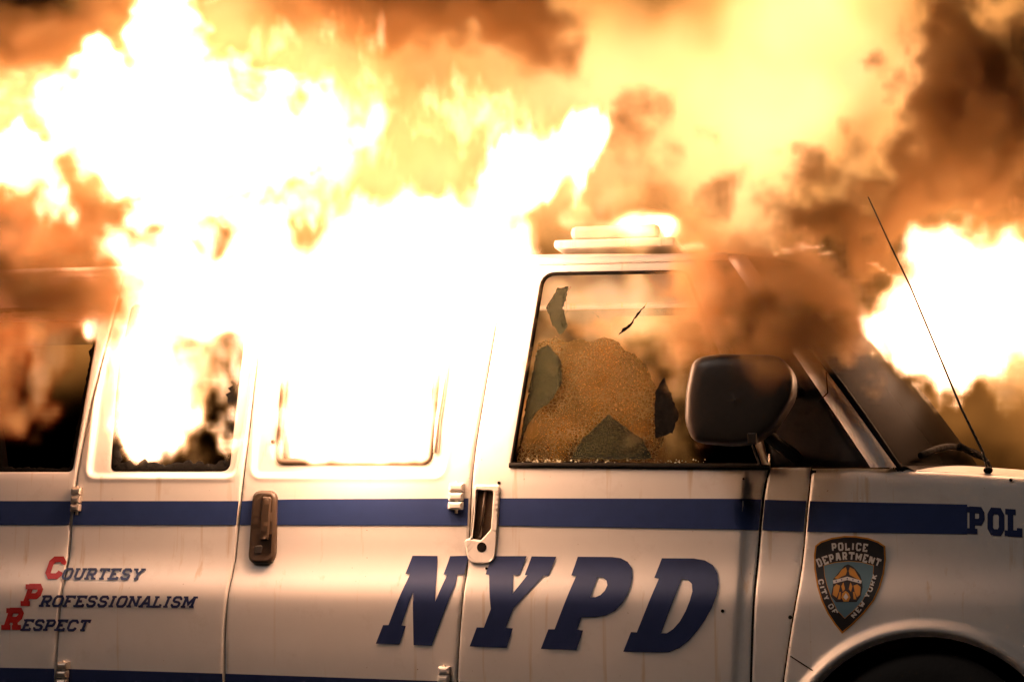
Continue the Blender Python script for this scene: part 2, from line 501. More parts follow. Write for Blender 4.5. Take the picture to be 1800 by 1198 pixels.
# --- front cargo door
holeC = rounded(lowtop(sxz([(516, 484), (494, 680), (484, 814), (756, 814), (766, 690), (788, 484)]), 1.985), [.03, 0, .035, .035, 0, .03])
presC = rounded(lowtop(sxz([(484, 470), (455, 690), (446, 834), (776, 834), (802, 690), (836, 470)]), 2.03), [.03, 0, .03, .03, 0, .03])
outC = shift(seamB, GAP)[:-1] + [(seamB[-1][0] + GAP, ZBOT), (seamC[-1][0] - GAP, ZBOT)] + shift(seamC, -GAP)[:-1][::-1]
p_doorC = panel('front_cargo_door', outC, [holeC], M['paint'], van, feats=[pressing(presC, .013)], rings=[presC])
# --- front door
doorF_front = sxz([(1353, 815), (1325, 700), (1224, 448)]); doorF_front[-1] = (doorF_front[-1][0], ZTOP)
holeD = rounded(sxz([(898, 816), (954, 480), (1208, 476), (1338, 818)]), [.014, .05, .03, .014])
handle_px = [(832, 858), (870, 855), (876, 866), (871, 935), (864, 990), (824, 990), (822, 962), (829, 950)]
pocket = rounded(sxz([(839, 861), (868, 863), (863, 930), (845, 949), (829, 946)]), [.006, .008, .008, .006, .006])
bend = sxz([(1312, 822), (1306, 950), (1298, 1064), (1290, 1198), (1284, 1330)])
def door_bend(V):
    xb = np.interp(V[:, 1], [p[1] for p in bend][::-1], [p[0] for p in bend][::-1])
    d = V[:, 0] - xb
    m = 1 - sstep(1.30, 1.36, V[:, 1])
    return .013 * sstep(-.012, .016, d) * m
fd_ring = []
bl = resample(bend, .012, False)
outD = shift(seamC, GAP)[:-1] + [(seamC[-1][0] + GAP, ZBOT), (seamD[-1][0] - GAP, ZBOT)] + shift(seamD, -GAP)[:-1][::-1] + [(x - .004, z) for x, z in doorF_front[1:]]
def cowl_set(V): return np.full(len(V), .009)
p_door = panel('front_door', outD, [holeD, pocket], M['paint'], van, feats=[door_bend],
               seam_lines=[bl + [d, 0] for d in (-.014, -.007, 0, .007, .014)], hole_flange=.03)
# --- cowl panel and fender
topc = side(1353, 821)[2]
outCw = [(x + GAP, z) for x, z in seamD][1:]; outCw = [(seamD[0][0] + GAP, topc)] + outCw[:-1] + [(seamD[-1][0] + GAP, ZBOT), (seamE[-1][0] - GAP, ZBOT)] + [(x - GAP, z) for x, z in seamE][:-1][::-1]
outCw[-1] = (outCw[-1][0], topc)
p_cowl = panel('cowl_side_panel', outCw, [], M['paint'], van, feats=[cowl_set])
XNOSE = AR_F[0] + .82
ft = sxz([(1426, 823), (1500, 822), (1580, 823), (1700, 829), (1800, 836), (1900, 846)])
ft = [(x, z) for x, z in ft] + [(XNOSE, ft[-1][1] - .07)]
cf = arch_outline(AR_F, RA, RB)
outF = [(x + GAP, z) for x, z in seamE][:-1][::-1] + ft + [(XNOSE, .55), (AR_F[0] + RA, .52)] + [p for p in cf if p[1] > .0][0:] + [(AR_F[0] - RA, ZBOT), (seamE[-1][0] + GAP, ZBOT)]
def fender_roll(V):
    zt = np.interp(V[:, 0], [p[0] for p in ft], [p[1] for p in ft]); d = zt - V[:, 1]
    return .045 * (1 - np.clip(d / .035, 0, 1)) ** 2
p_fender = panel('front_fender', outF, [], M['paint'], van, feats=[flare(AR_F), fender_roll], step=.018, seam_lines=arcs(AR_F))
j0, j1 = side(1389, 1152), side(1445, 1188)
tube('panel_joint', [side(1389 + 56 * t, 1152 + 36 * t, .0005 + .012 * t) for t in np.linspace(0, 1, 6)], .0022, M['rubber'], p_fender, 6)

# --- dark lining behind the seams, sill, inner shells
def strip(name, s, w, dep, mat, parent):
    V, F = [], []
    s = resample(s, .04, False)
    for x, z in s: V += [(x - w, float(S(x, z)) + dep, z), (x + w, float(S(x, z)) + dep, z)]
    for i in range(len(s) - 1): F.append((2 * i, 2 * i + 2, 2 * i + 3, 2 * i + 1))
    return obj(name, V, F, mat, parent)
for s in (seamA, seamB, seamC, seamD, seamE): strip('door_seal', s, .016, .016, M['rubber'], van)

# --- gaskets and charred remains round the window holes
def ring(name, poly, out_w, in_w, rough, dep, mat, parent, seed=0, h=.006):
    rnd = np.random.default_rng(seed)
    o = resample(ccw(poly), .012); n = len(o)
    wob = np.convolve(np.tile(rnd.random(n), 3), np.ones(3) / 3, 'same')[n:2 * n] * .6 + rnd.random(n) * .4
    a = inset(o, -out_w); b = inset(o, in_w + rough * wob[:, None] ** 1.5 if rough else in_w)
    V, F = [], []
    for p, dd in ((a, dep), (inset(o, -out_w * .5), dep - h), (inset(o, in_w * .4), dep - h), (b, dep), (b, dep + .014)):
        for q in p: V.append((q[0], float(S(q[0], q[1])) + dd, q[1]))
    for k in range(4):
        for i in range(n):
            j = (i + 1) % n; F.append((k * n + i, k * n + j, (k + 1) * n + j, (k + 1) * n + i))
    return obj(name, V, F, mat, parent)
ring('charred_seal', holeB, .001, .012, .045, .020, M['char'], p_doorB, 3, .004)
ring('window_gasket', holeC, .006, .016, .006, .012, M['brown_plastic'], p_doorC, 4, .008)
ring('window_gasket', holeD, .004, .008, 0, .000, M['rubber'], p_door, 5, .006)
ring('charred_seal', holeA, .001, .008, .02, .010, M['char'], p_rear, 6, .003)
tube('window_latch_bar', [side(766, 795, -.002), side(770, 740, -.002), side(778, 690, -.002), side(790, 600, -.002)], .011, M['steel'], p_doorC, 8)
tube('hinge_knob', [side(480, 776, 0), side(480, 776, .018)], .008, M['brown_plastic'], p_doorC, 8)
# sill trim under the front door window
sill_pts = [side(895 + 458 * t, 817 + 4 * t, .004) for t in np.linspace(0, 1, 12)]
tube('window_sill_trim', sill_pts, .009, M['rubber'], p_door, 8)
tube('trim_post', [side(1353, 797, .004), side(1353, 824, .004)], .004, M['steel'], p_door, 6)

# --- stripes, split at the panel seams
def xs_at(seam, z): 
    s = sorted(seam, key=lambda p: p[1]); return float(np.interp(z, [p[1] for p in s], [p[0] for p in s]))
def stripe(top, bot, seams, parents, mat, name='stripe'):
    tx = [sxz([p])[0] for p in top]; bx = [sxz([p])[0] for p in bot]
    zt = lambda x: np.interp(x, [p[0] for p in tx], [p[1] for p in tx]); zb = lambda x: np.interp(x, [p[0] for p in bx], [p[1] for p in bx])
    ends = [None] + list(seams) + [None]
    for i, par in enumerate(parents):
        def edge(e, sgn, z, x0):
            return x0 if e is None else xs_at(e, z) + sgn * (GAP + .0035)
        z1, z0 = (tx[0][1] + tx[-1][1]) / 2, (bx[0][1] + bx[-1][1]) / 2
        lt, lb = edge(ends[i], 1, z1, tx[0][0]), edge(ends[i], 1, z0, bx[0][0])
        rt, rb = edge(ends[i + 1], -1, z1, tx[-1][0]), edge(ends[i + 1], -1, z0, bx[-1][0])
        ut = np.linspace(lt, rt, 14); ub = np.linspace(rb, lb, 14)
        poly = [(x, float(zt(x))) for x in ut] + [(x, float(zb(x))) for x in ub]
        d = decal(name, poly, [sxz([(832, 851), (876, 853), (870, 935), (846, 952), (824, 950)])] if par is p_door and name == 'stripe' and tx[0][1] > 1 else [], mat, par, px=False)
        dv = d.data.vertices
        if par is p_cowl:
            for v in dv: v.co.y += .009
        if par is p_door:
            a = np.array([(v.co.x, v.co.z) for v in dv]); dy = door_bend(a)
            for v, q in zip(dv, dy): v.co.y += q
stripe([(-830, 880), (0, 880), (430, 880), (500, 877), (870, 875), (1300, 876), (1420, 880), (1700, 886)],
       [(-830, 922), (0, 922), (430, 922), (500, 922), (870, 923), (1300, 930), (1420, 934), (1700, 938)],
       [seamA, seamB, seamC, seamD, seamE], [p_rear, p_doorB, p_doorC, p_door, p_cowl, p_fender], M['blue'])
stripe([(100, 1174), (400, 1183), (800, 1197), (1300, 1207)], [(100, 1216), (400, 1226), (800, 1240), (1300, 1252)],
       [seamB, seamC], [p_doorB, p_doorC, p_door], M['navy'])
stripe([(-24, 1172), (96, 1174)], [(-12, 1214), (96, 1216)], [], [p_rear], M['navy'])

# --- big letters, traced
def z8(pts): return [(640 + x * .36667, 820 + y * .36667) for x, y in pts]
N_ = z8([(233, 425), (353, 426), (342, 645), (400, 515), (382, 515), (413, 427), (503, 425), (480, 513), (448, 516), (440, 560), (325, 856), (238, 853), (236, 600), (180, 758), (201, 762), (170, 850), (57, 846), (92, 757), (118, 757), (222, 512), (199, 511)])
Y_ = z8([(613, 427), (780, 427), (745, 518), (716, 516), (713, 606), (784, 518), (771, 517), (804, 428), (922, 430), (884, 519), (862, 520), (716, 677), (680, 770), (714, 773), (684, 866), (507, 859), (541, 768), (575, 769), (608, 680), (600, 516), (583, 514)])
P_ = z8([(1025, 430), (1190, 431), (1232, 437), (1264, 454), (1284, 484), (1287, 530), (1278, 572), (1262, 612), (1236, 655), (1204, 688), (1160, 710), (1110, 719), (1043, 720), (1022, 778), (1050, 783), (1018, 877), (848, 871), (884, 777), (914, 777), (1018, 521), (994, 519)])
P_h = z8([(1121, 527), (1147, 530), (1163, 544), (1167, 566), (1155, 592), (1134, 613), (1110, 623), (1085, 624)])
D_ = z8([(1428, 437), (1580, 438), (1634, 447), (1672, 470), (1694, 508), (1699, 560), (1690, 614), (1668, 672), (1636, 730), (1598, 784), (1556, 832), (1512, 866), (1462, 886), (1400, 888), (1243, 884), (1280, 790), (1308, 792), (1414, 535), (1392, 530)])
D_h = z8([(1524, 537), (1554, 541), (1572, 560), (1574, 596), (1562, 640), (1542, 690), (1514, 740), (1482, 776), (1452, 796), (1424, 796)])
for nm, poly, hs, par in (('letter', N_, [], p_doorC), ('letter', Y_, [], p_door), ('letter', P_, [P_h], p_door), ('letter', D_, [D_h], p_door)):
    decal(nm, poly, hs, M['navy'], par, lift=.0030)

# --- small lettering from strokes
G = {  # each: width, strokes (polylines in a unit box), slab serifs (x, y)
 'C': (.78, [[(1, .70), (1, .84), (.80, 1), (.22, 1), (0, .80), (0, .20), (.22, 0), (.80, 0), (1, .16), (1, .28)]], []),
 'O': (.80, [[(.2, 1), (.8, 1), (1, .8), (1, .2), (.8, 0), (.2, 0), (0, .2), (0, .8), (.2, 1)]], []),
 'U': (.82, [[(.08, 1), (.08, .2), (.26, 0), (.74, 0), (.92, .2), (.92, 1)]], [(.08, 1), (.92, 1)]),
 'R': (.82, [[(.1, 0), (.1, 1), (.78, 1), (.95, .84), (.95, .62), (.78, .46), (.1, .46)], [(.55, .46), (.92, 0)]], [(.1, 0), (.95, 0), (.04, 1)]),
 'T': (.80, [[(0, .78), (0, 1), (1, 1), (1, .78)], [(.5, 1), (.5, 0)]], [(.5, 0)]),
 'E': (.76, [[(1, .78), (1, 1), (.1, 1), (.1, 0), (1, 0), (1, .22)], [(.1, .5), (.68, .5)]], [(.04, 0), (.04, 1)]),
 'S': (.76, [[(.96, .72), (.96, .86), (.78, 1), (.2, 1), (.03, .86), (.03, .66), (.2, .54), (.8, .46), (.97, .34), (.97, .14), (.8, 0), (.2, 0), (.03, .14), (.03, .28)]], []),
 'Y': (.84, [[(.05, 1), (.5, .46), (.95, 1)], [(.5, .46), (.5, 0)]], [(.05, 1), (.95, 1), (.5, 0)]),
 'P': (.80, [[(.1, 0), (.1, 1), (.78, 1), (.95, .84), (.95, .60), (.78, .44), (.1, .44)]], [(.1, 0), (.04, 1)]),
 'F': (.76, [[(1, .78), (1, 1), (.1, 1), (.1, 0)], [(.1, .5), (.68, .5)]], [(.1, 0), (.04, 1)]),
 'I': (.34, [[(.5, 0), (.5, 1)]], [(.5, 0), (.5, 1)]),
 'N': (.88, [[(.08, 0), (.08, 1)], [(.10, .96), (.90, .04)], [(.92, 0), (.92, 1)]], [(.08, 0), (.0, 1), (.92, 1)]),
 'A': (.88, [[(.03, 0), (.42, 1), (.58, 1), (.97, 0)], [(.2, .34), (.8, .34)]], [(.03, 0), (.97, 0)]),
 'L': (.72, [[(.1, 1), (.1, 0), (1, 0), (1, .26)]], [(.1, 1), (.04, 0)]),
 'M': (1.0, [[(.06, 0), (.06, 1)], [(.08, .97), (.5, .3), (.92, .97)], [(.94, 1), (.94, 0)]], [(.06, 0), (.94, 0), (.0, 1), (1, 1)]),
 'D': (.82, [[(.1, 0), (.1, 1), (.76, 1), (.96, .80), (.96, .20), (.76, 0), (.1, 0)]], [(.04, 0), (.04, 1)]),
 'W': (1.05, [[(.03, 1), (.27, 0)], [(.27, .03), (.5, .7)], [(.5, .7), (.73, .03)], [(.73, 0), (.97, 1)]], [(.03, 1), (.97, 1)]),
 'K': (.84, [[(.1, 0), (.1, 1)], [(.92, 1), (.14, .44)], [(.36, .6), (.94, 0)]], [(.1, 0), (.1, 1), (.95, 1), (.95, 0)]),
}
def stroke_quads(poly, t):
    """polyline -> list of quads (no overlaps inside one polyline)"""
    P = [np.array(p, float) for p in poly]; n = len(P); L_, R_ = [], []
    closed = np.allclose(P[0], P[-1])
    for i in range(n):
        a = P[i - 1] if i else (P[-2] if closed else None); b = P[i + 1] if i < n - 1 else (P[1] if closed else None)
        d1 = (P[i] - a) if a is not None else (b - P[i]); d2 = (b - P[i]) if b is not None else d1
        d1 = d1 / np.linalg.norm(d1); d2 = d2 / np.linalg.norm(d2)
        n1 = np.array([-d1[1], d1[0]]); n2 = np.array([-d2[1], d2[0]]); m = n1 + n2
        m = m / max(np.dot(m, n1), .45)
        L_.append(P[i] + m * t / 2); R_.append(P[i] - m * t / 2)
    return [(L_[i], R_[i], R_[i + 1], L_[i + 1]) for i in range(n - 1)]

def word(name, text, place, hpx, th, mat, parent, serif=True, shear=0.0, wide=.82, gap=.14, lift=.0028, yadd=None):
    """place(u, v): u along the word in letter heights, v up 0..1 -> pixel; letters of one word joined"""
    V, F = [], []; u = 0; k = 0
    for ch in text:
        if ch == ' ': u += .45; continue
        wd, strokes, serifs = G[ch]; wd = wd * wide
        def tr(q): 
            q = np.clip(q, -1, 2); v = th / 2 + q[1] * (1 - th); return (u + th / 2 + q[0] * (wd) + shear * v, v)
        quads = []
        for s in strokes: quads.append([[tr2 for tr2 in qd] for qd in stroke_quads([tr(np.array(p)) for p in s], th)])
        if serif:
            for sx, sy in serifs:
                c = tr(np.array((sx, sy))); hw = th * .95
                quads.append([[np.array((c[0] - hw, c[1] - th * .42)), np.array((c[0] + hw, c[1] - th * .42)), np.array((c[0] + hw, c[1] + th * .42)), np.array((c[0] - hw, c[1] + th * .42))]])
        for grp in quads:
            k += 1
            for qd in grp:
                b = len(V); pts = [place(q[0], q[1]) for q in qd]
                w3 = [side(p[0], p[1], lift + .00006 * (k % 12)) for p in pts]
                if yadd: 
                    for v in w3: v[1] += yadd
                V += [tuple(v) for v in w3]
                e1, e2 = w3[1] - w3[0], w3[2] - w3[0]
                F.append((b, b + 1, b + 2, b + 3) if e1[0] * e2[2] - e1[2] * e2[0] > 0 else (b + 3, b + 2, b + 1, b))
        u += wd + th + gap
    return obj(name, V, F, mat, parent, False), u
def line_place(x0, y0, x1, y1, h, ulen):
    return lambda u, v: (x0 + (x1 - x0) * u / ulen, y0 + (y1 - y0) * u / ulen - v * h)
def textline(name, text, x0, y0, x1, y1, h, th, mat, parent, **kw):
    shear = kw.get('shear', 0); wide = kw.get('wide', .82); gap = kw.get('gap', .14)
    u = 0
    for ch in text: u += .45 if ch == ' ' else G[ch][0] * wide + th + gap
    u += shear - gap
    return word(name, text, line_place(x0, y0, x1, y1, h, u), h, th, mat, parent, **kw)[0]
for init, rest, xi, xj, yb, x1 in (('C', 'OURTESY', 76, 108, 1018, 256), ('P', 'ROFESSIONALISM', 36, 70, 1066, 347), ('R', 'ESPECT', 2, 38, 1108, 161)):
    hi = 40
    textline('initial_letter', init, xi, yb - 1, xi + 44, yb - 1, hi, .26, M['red'], p_rear if xi < 60 else p_rear, shear=.42)
    textline('lettering', rest, xj - 2, yb, x1, yb + (2 if x1 > 300 else 1), 21, .21, M['navy'], p_doorB, shear=.42, lift=.0034)
textline('lettering', 'POLICE', 1702, 938, 1885, 948, 49, .23, M['navy'], p_fender, wide=.60, gap=.10)

# --- shield
def z7(pts): return [(1380 + x * .24882, 900 + y * .24882) for x, y in pts]
sh = z7([(213, 235), (250, 205), (330, 178), (420, 165), (500, 166), (590, 180), (660, 205), (708, 238), (712, 330), (700, 430), (672, 530), (630, 620), (560, 710), (480, 790), (403, 855), (350, 790), (300, 715), (255, 620), (225, 520), (206, 400), (204, 300)])
sh_o = resample(ccw(sxz(sh)), .012)
shield = decal('shield_border', [tuple(q) for q in sh_o], [], M['gold'], p_fender, lift=.0028, px=False)
decal('shield_field', [tuple(q) for q in inset(sh_o, .0052)], [], M['black_vinyl'], p_fender, lift=.0033, px=False)
inn = z7([(275, 375), (350, 355), (450, 345), (540, 352), (625, 375), (618, 450), (590, 540), (540, 630), (480, 695), (422, 745), (370, 690), (330, 610), (300, 520), (282, 450)])
inn_o = resample(ccw(sxz(inn)), .012)
decal('shield_centre_rim', [tuple(q) for q in inset(inn_o, -.0016)], [], M['gold'], p_fender, lift=.0037, px=False)
decal('shield_centre', [tuple(q) for q in inn_o], [], M['teal'], p_fender, lift=.0041, px=False)
def emb(pts, mat, lift, name='emblem_figure', holes=()): return decal(name, z7(pts), [z7(h) for h in holes], mat, p_fender, lift=lift, step=.02)
emb([(325, 590), (338, 520), (340, 470), (365, 440), (398, 400), (420, 375), (445, 365), (480, 382), (500, 402), (530, 440), (545, 485), (548, 530), (535, 590), (505, 632), (360, 632)], M['black_vinyl'], .0045)
emb([(336, 580), (344, 525), (362, 505), (388, 515), (380, 560), (365, 600)], M['gold'], .0049)
emb([(530, 580), (534, 525), (510, 505), (484, 515), (492, 560), (508, 600)], M['gold'], .0049)
emb([(348, 462), (375, 440), (402, 402), (430, 385), (438, 412), (430, 440), (400, 452), (372, 468)], M['gold'], .0049)
emb([(536, 478), (512, 440), (490, 402), (458, 385), (450, 412), (456, 440), (480, 452), (512, 470)], M['gold'], .0049)
emb([(338, 478), (440, 452), (542, 480), (538, 502), (440, 476), (342, 502)], M['pale_vinyl'], .0051, 'emblem_band')
emb([(398, 600), (404, 570), (428, 552), (452, 570), (462, 600), (448, 628), (414, 628)], M['gold'], .0049)
emb([(412, 596), (430, 568), (448, 596), (430, 618)], M['pale_vinyl'], .0053)
emb([(398, 520), (412, 492), (424, 540), (408, 560)], M['gold'], .0049); emb([(476, 520), (462, 492), (450, 540), (466, 560)], M['gold'], .0049)
emb([(385, 560), (395, 560), (392, 612), (372, 612)], M['gold'], .0050); emb([(480, 560), (490, 560), (505, 612), (484, 612)], M['gold'], .0050)
for q in ((362, 484), (400, 474), (440, 466), (480, 474), (518, 486)):
    emb([(q[0] - 6, q[1]), (q[0], q[1] + 7), (q[0] + 6, q[1]), (q[0], q[1] - 7)], M['blue'], .0055, 'emblem_star')
def arc_word(text, pts, h, th, wide, gap, lift=.0038, serif=False):
    pts = np.array(z7(pts)); d = np.hypot(*np.diff(pts, axis=0).T); s = np.concatenate([[0], np.cumsum(d)])
    ul = -gap
    for ch in text: ul += .45 if ch == ' ' else G[ch][0] * wide + th + gap
    def place(u, v):
        q = u / ul * s[-1]; x, y = np.interp(q, s, pts[:, 0]), np.interp(q, s, pts[:, 1])
        x2, y2 = np.interp(q + 1, s, pts[:, 0]), np.interp(q + 1, s, pts[:, 1]); x1, y1 = np.interp(q - 1, s, pts[:, 0]), np.interp(q - 1, s, pts[:, 1])
        t = np.array((x2 - x1, y2 - y1)); t /= np.linalg.norm(t) + 1e-9; nrm = np.array((t[1], -t[0]))
        return (x + nrm[0] * v * h, y + nrm[1] * v * h)
    word('lettering', text, place, h, th, M['pale_vinyl'], p_fender, serif=serif, wide=wide, gap=gap, lift=lift)
arc_word('POLICE', [(330, 276), (400, 270), (455, 268), (520, 272), (580, 280)], 14.5, .20, .50, .14)
arc_word('DEPARTMENT', [(236, 388), (300, 362), (380, 343), (450, 337), (520, 343), (590, 360), (662, 388)], 15, .20, .52, .12)
arc_word('CITY OF', [(232, 475), (245, 540), (268, 600), (300, 660), (345, 726)][0:], 9.5, .2, .62, .16)
arc_word('NEW YORK', [(488, 752), (540, 690), (590, 610), (625, 530), (655, 440)], 9.5, .2, .62, .16)

# --- handles, hinges
def plate(pts, r): return rounded(sxz(pts), r)
hp = boss('door_handle', plate([(447, 861), (489, 862), (485, 990), (437, 990)], [.034, .034, .038, .038]), .024, .012, M['brown_plastic'], p_doorC, px=False)
boss('handle_grip', plate([(466, 872), (481, 873), (476, 948), (461, 949)], .007), .010, .005, M['brown_plastic'], p_doorC, base=.022, px=False)
boss('door_lock', plate([(452, 958), (466, 957), (464, 972), (450, 973)], .01), .006, .003, M['plastic'], p_doorC, base=.022, px=False)
# front door handle: white bezel round the pocket, dark flap in the pocket
bez = rounded(sxz([(834, 851), (881, 851), (877, 915), (871, 990), (822, 991), (817, 948), (828, 944), (833, 900)]), [.014, .02, .03, .036, .036, .014, .008, 0], 8)
def bezel(name, outer, hole, h, mat, parent):
    o = resample(ccw(outer), .006); hh = resample(ccw(hole), .006)
    rings_ = [(o, 0, .0), (o, .003, h * .8), (o, .006, h), (hh, -.005, h), (hh, -.001, h * .6), (hh, 0, -.02)]
    V, F = [], []; idx = []
    for p, ins, ht in rings_:
        q = inset(p, ins); idx.append((len(V), len(q)))
        for a in q: V.append((a[0], float(S(a[0], a[1])) - ht, a[1]))
    def band(a, b):
        (s0, n0) = idx[a]; (s1, n1) = idx[b]
        for i in range(n0): F.append((s0 + i, s0 + (i + 1) % n0, s1 + (i + 1) % n0, s1 + i))
    band(0, 1); band(1, 2); band(3, 4); band(4, 5)
    A = inset(o, .006); B = inset(hh, -.005)
    TV, TF = cdt(np.vstack([A, B]), [list(range(len(A))), list(range(len(A), len(A) + len(B)))])
    C = TV[TF].mean(1); kp = inside(C, A) & ~inside(C, B); b0 = len(V)
    for a in TV: V.append((a[0], float(S(a[0], a[1])) - h, a[1]))
    for f in TF[kp]:
        a, b, c = TV[f[0]], TV[f[1]], TV[f[2]]
        ar = (b[0] - a[0]) * (c[1] - a[1]) - (b[1] - a[1]) * (c[0] - a[0]); F.append(tuple(b0 + (f if ar > 0 else f[::-1])))
    return obj(name, V, F, mat, parent)
bezel('handle_bezel', bez, pocket, .010, M['paint'], p_door)
pv = resample(ccw(pocket), .008)
po = obj('handle_flap', [(q[0], float(S(*q)) + .014, q[1]) for q in inset(pv, -.006)], [tuple(range(len(pv)))], M['brown_plastic'], p_door, False)
mid = [side(853, 864, -.006), side(848, 905, -.004), side(843, 944, -.006)]
tube('handle_rib', mid, .006, M['brown_plastic'], p_door, 6)
boss('door_lock', [(848 + 8.5 * math.cos(a), 961 + 9 * math.sin(a)) for a in np.linspace(0, 2 * math.pi, 20, endpoint=False)], .013, .002, M['rubber'], p_door, base=.000)
def hinge(cx, cy, wpx, hpx, mat, parent, knuckles=3, lean=-.06):
    hb = None
    for i in range(knuckles):
        y0 = cy - hpx / 2 + hpx * i / knuckles; y1 = y0 + hpx / knuckles * .9
        f = lambda x, y: (x + (y - cy) * lean, y)
        h = boss('hinge_knuckle', rounded(sxz([f(cx - wpx / 2, y0), f(cx + wpx / 2, y0), f(cx + wpx / 2, y1), f(cx - wpx / 2, y1)]), .004), .024, .009, mat, parent, px=False)
    tube('hinge_pin', [side(cx, cy - hpx * .55, .012), side(cx - 1, cy + hpx * .6, .012)], .006, M['steel'], parent, 8)
hinge(136, 878, 17, 44, M['steel'], p_doorB)
hinge(803, 873, 26, 48, M['paint'], p_doorC, 3)
hinge(112, 1184, 20, 44, M['steel'], p_doorB)
hinge(781, 1192, 20, 44, M['paint'], p_doorC)
for px, py, r in ((877, 848, .006), (1270, 1073, .006), (855, 998, .005), (1389, 1084, .007), (1307, 841, .004), (1777, 843, .006)):
    tube('rivet', [side(px, py, -.004), side(px, py, .003)], r, M['rubber'], p_door if px < 1330 else p_fender, 8)

# --- roof, drip rail, pillars, windscreen
xT = side(1280, 449)[0]
def mirror_y(y): return W_VAN - y
xr0, xr1 = XREAR + .03, xT
def roof_pt(u, v):                # u 0..1 rear to front, v 0..1 across
    bow = .26 * (1 - (2 * v - 1) ** 2)
    x = xr0 + (xr1 + bow - xr0) * u
    yg = .196; y = yg + (W_VAN - 2 * yg) * v
    z = ZTOP + .022 + .07 * (1 - abs(2 * v - 1) ** 3.2)
    f = np.clip((u - .80) / .2, 0, 1); z -= .055 * f ** 2.2 * (1 - abs(2 * v - 1) ** 3.2)
    b = np.clip((.10 - u) / .1, 0, 1); z -= .06 * b ** 2
    return (x, y, z)
nu, nv = 60, 36
us = np.linspace(0, 1, nu + 1); vs = (1 - np.cos(np.linspace(0, math.pi, nv + 1))) / 2
V = [roof_pt(a, b) for a in us for b in vs]
F = [(i * (nv + 1) + j, (i + 1) * (nv + 1) + j, (i + 1) * (nv + 1) + j + 1, i * (nv + 1) + j + 1) for i in range(nu) for j in range(nv)]
roof = obj('roof', V, F, M['paint'], van)
for s in (0, 1):
    yy = .194 if s == 0 else mirror_y(.194)
    tube('drip_rail', [(x, yy, ZTOP + .012) for x in np.linspace(xr0, xr1, 30)], .014, M['paint'], van, 8)
# windscreen
bl_ = side(1582, 820); tl_ = (xT + .01, .21, ZTOP)
def ws_pt(u, v):                  # u across near->far, v bottom->top
    bow = 1 - (2 * u - 1) ** 2; sg = 1 - abs(2 * u - 1) ** 2
    b = np.array([bl_[0] + .30 * sg, .10 + (W_VAN - .20) * u, bl_[2] - .01 + .015 * sg])
    t = np.array([tl_[0] + .25 * sg, .215 + (W_VAN - .43) * u, ZTOP + .008 + .03 * sg])
    p = b + (t - b) * v; p[0] += .03 * math.sin(math.pi * v); return p
V = [ws_pt(a, b) for a in np.linspace(0, 1, 31) for b in np.linspace(0, 1, 13)]
F = [(i * 13 + j, (i + 1) * 13 + j, (i + 1) * 13 + j + 1, i * 13 + j + 1) for i in range(30) for j in range(12)]
windscreen = obj('windscreen', V, F, M['windscreen'], van)
for e in (0, 1):
    tube('windscreen_seal', [ws_pt(e, t) + np.array([0, -.004 if e == 0 else .004, 0]) for t in np.linspace(0, 1, 14)], .011, M['rubber'], windscreen, 8)
tube('windscreen_seal', [ws_pt(t, 0) for t in np.linspace(0, 1, 24)], .012, M['rubber'], windscreen, 8)
tube('windscreen_seal', [ws_pt(t, 1) for t in np.linspace(0, 1, 24)], .012, M['rubber'], windscreen, 8)
def pillar(far):
    A = [(1277, 450), (1418, 655), (1474, 737), (1530, 821)]; B = [(1308, 446), (1446, 645), (1511, 733), (1575, 821)]
    V, F = [], []
    for a, b in zip(A, B):
        p, q = side(*a), side(*b)
        m = (p + q) / 2 + np.array([0, -.012, 0])
        for r in (p + [0, .02, 0], p, m, q + [0, .008, 0], q + [.004, .03, 0]): V.append((r[0], mirror_y(r[1]) if far else r[1], r[2]))
    for i in range(len(A) - 1):
        for j in range(4):
            f = (i * 5 + j, i * 5 + j + 1, (i + 1) * 5 + j + 1, (i + 1) * 5 + j); F.append(f)
    return obj('windscreen_pillar', V, F, M['paint'], van)
pillar(False); pillar(True)
tube('pillar_joint', [side(1439, 705, .014), side(1455, 690, .014), side(1452, 654, .014)], .0022, M['rubber'], van, 6)
# black sail panel behind the mirror
so = sxz([(1356, 818), (1334, 700), (1234, 450), (1278, 451), (1418, 655), (1532, 821)])
panel('sail_panel', so, [], M['plastic'], van, step=.03, feats=[lambda V: np.full(len(V), .012)], drop=0, flange=.02)
# --- bonnet, cowl, nose
yF = lambda x: float(S(x, 1.3))
V, F = [], []
hx = np.linspace(bl_[0] - .02, XNOSE, 18); n = 21
for i, x in enumerate(hx):
    for j in range(n):
        v = j / (n - 1); e = 1 - abs(2 * v - 1) ** 4
        zt = np.interp(x, [p[0] for p in ft], [p[1] for p in ft]); f = np.clip((x - XNOSE + .25) / .25, 0, 1)
        ys = yF(x) + .040
        V.append((x + .0, ys + (W_VAN - 2 * ys) * v, zt - .003 + .035 * e - .12 * f ** 2))
for i in range(17):
    for j in range(n - 1): F.append((i * n + j, (i + 1) * n + j, (i + 1) * n + j + 1, i * n + j + 1))
obj('bonnet', V, F, M['paint'], van)
zc = bl_[2]
V, F = [], []
for k, t in enumerate(np.linspace(0, 1, 21)):
    p = ws_pt(t, 0); V += [(p[0] - .05, p[1], p[2] + .012), (p[0] + .02, p[1], p[2] + .012), (p[0] + .10, p[1], p[2] - .03)]
for k in range(20):
    for j in range(2): F.append((k * 3 + j, k * 3 + j + 1, (k + 1) * 3 + j + 1, (k + 1) * 3 + j))
obj('cowl_grille', V, F, M['rubber'], van)
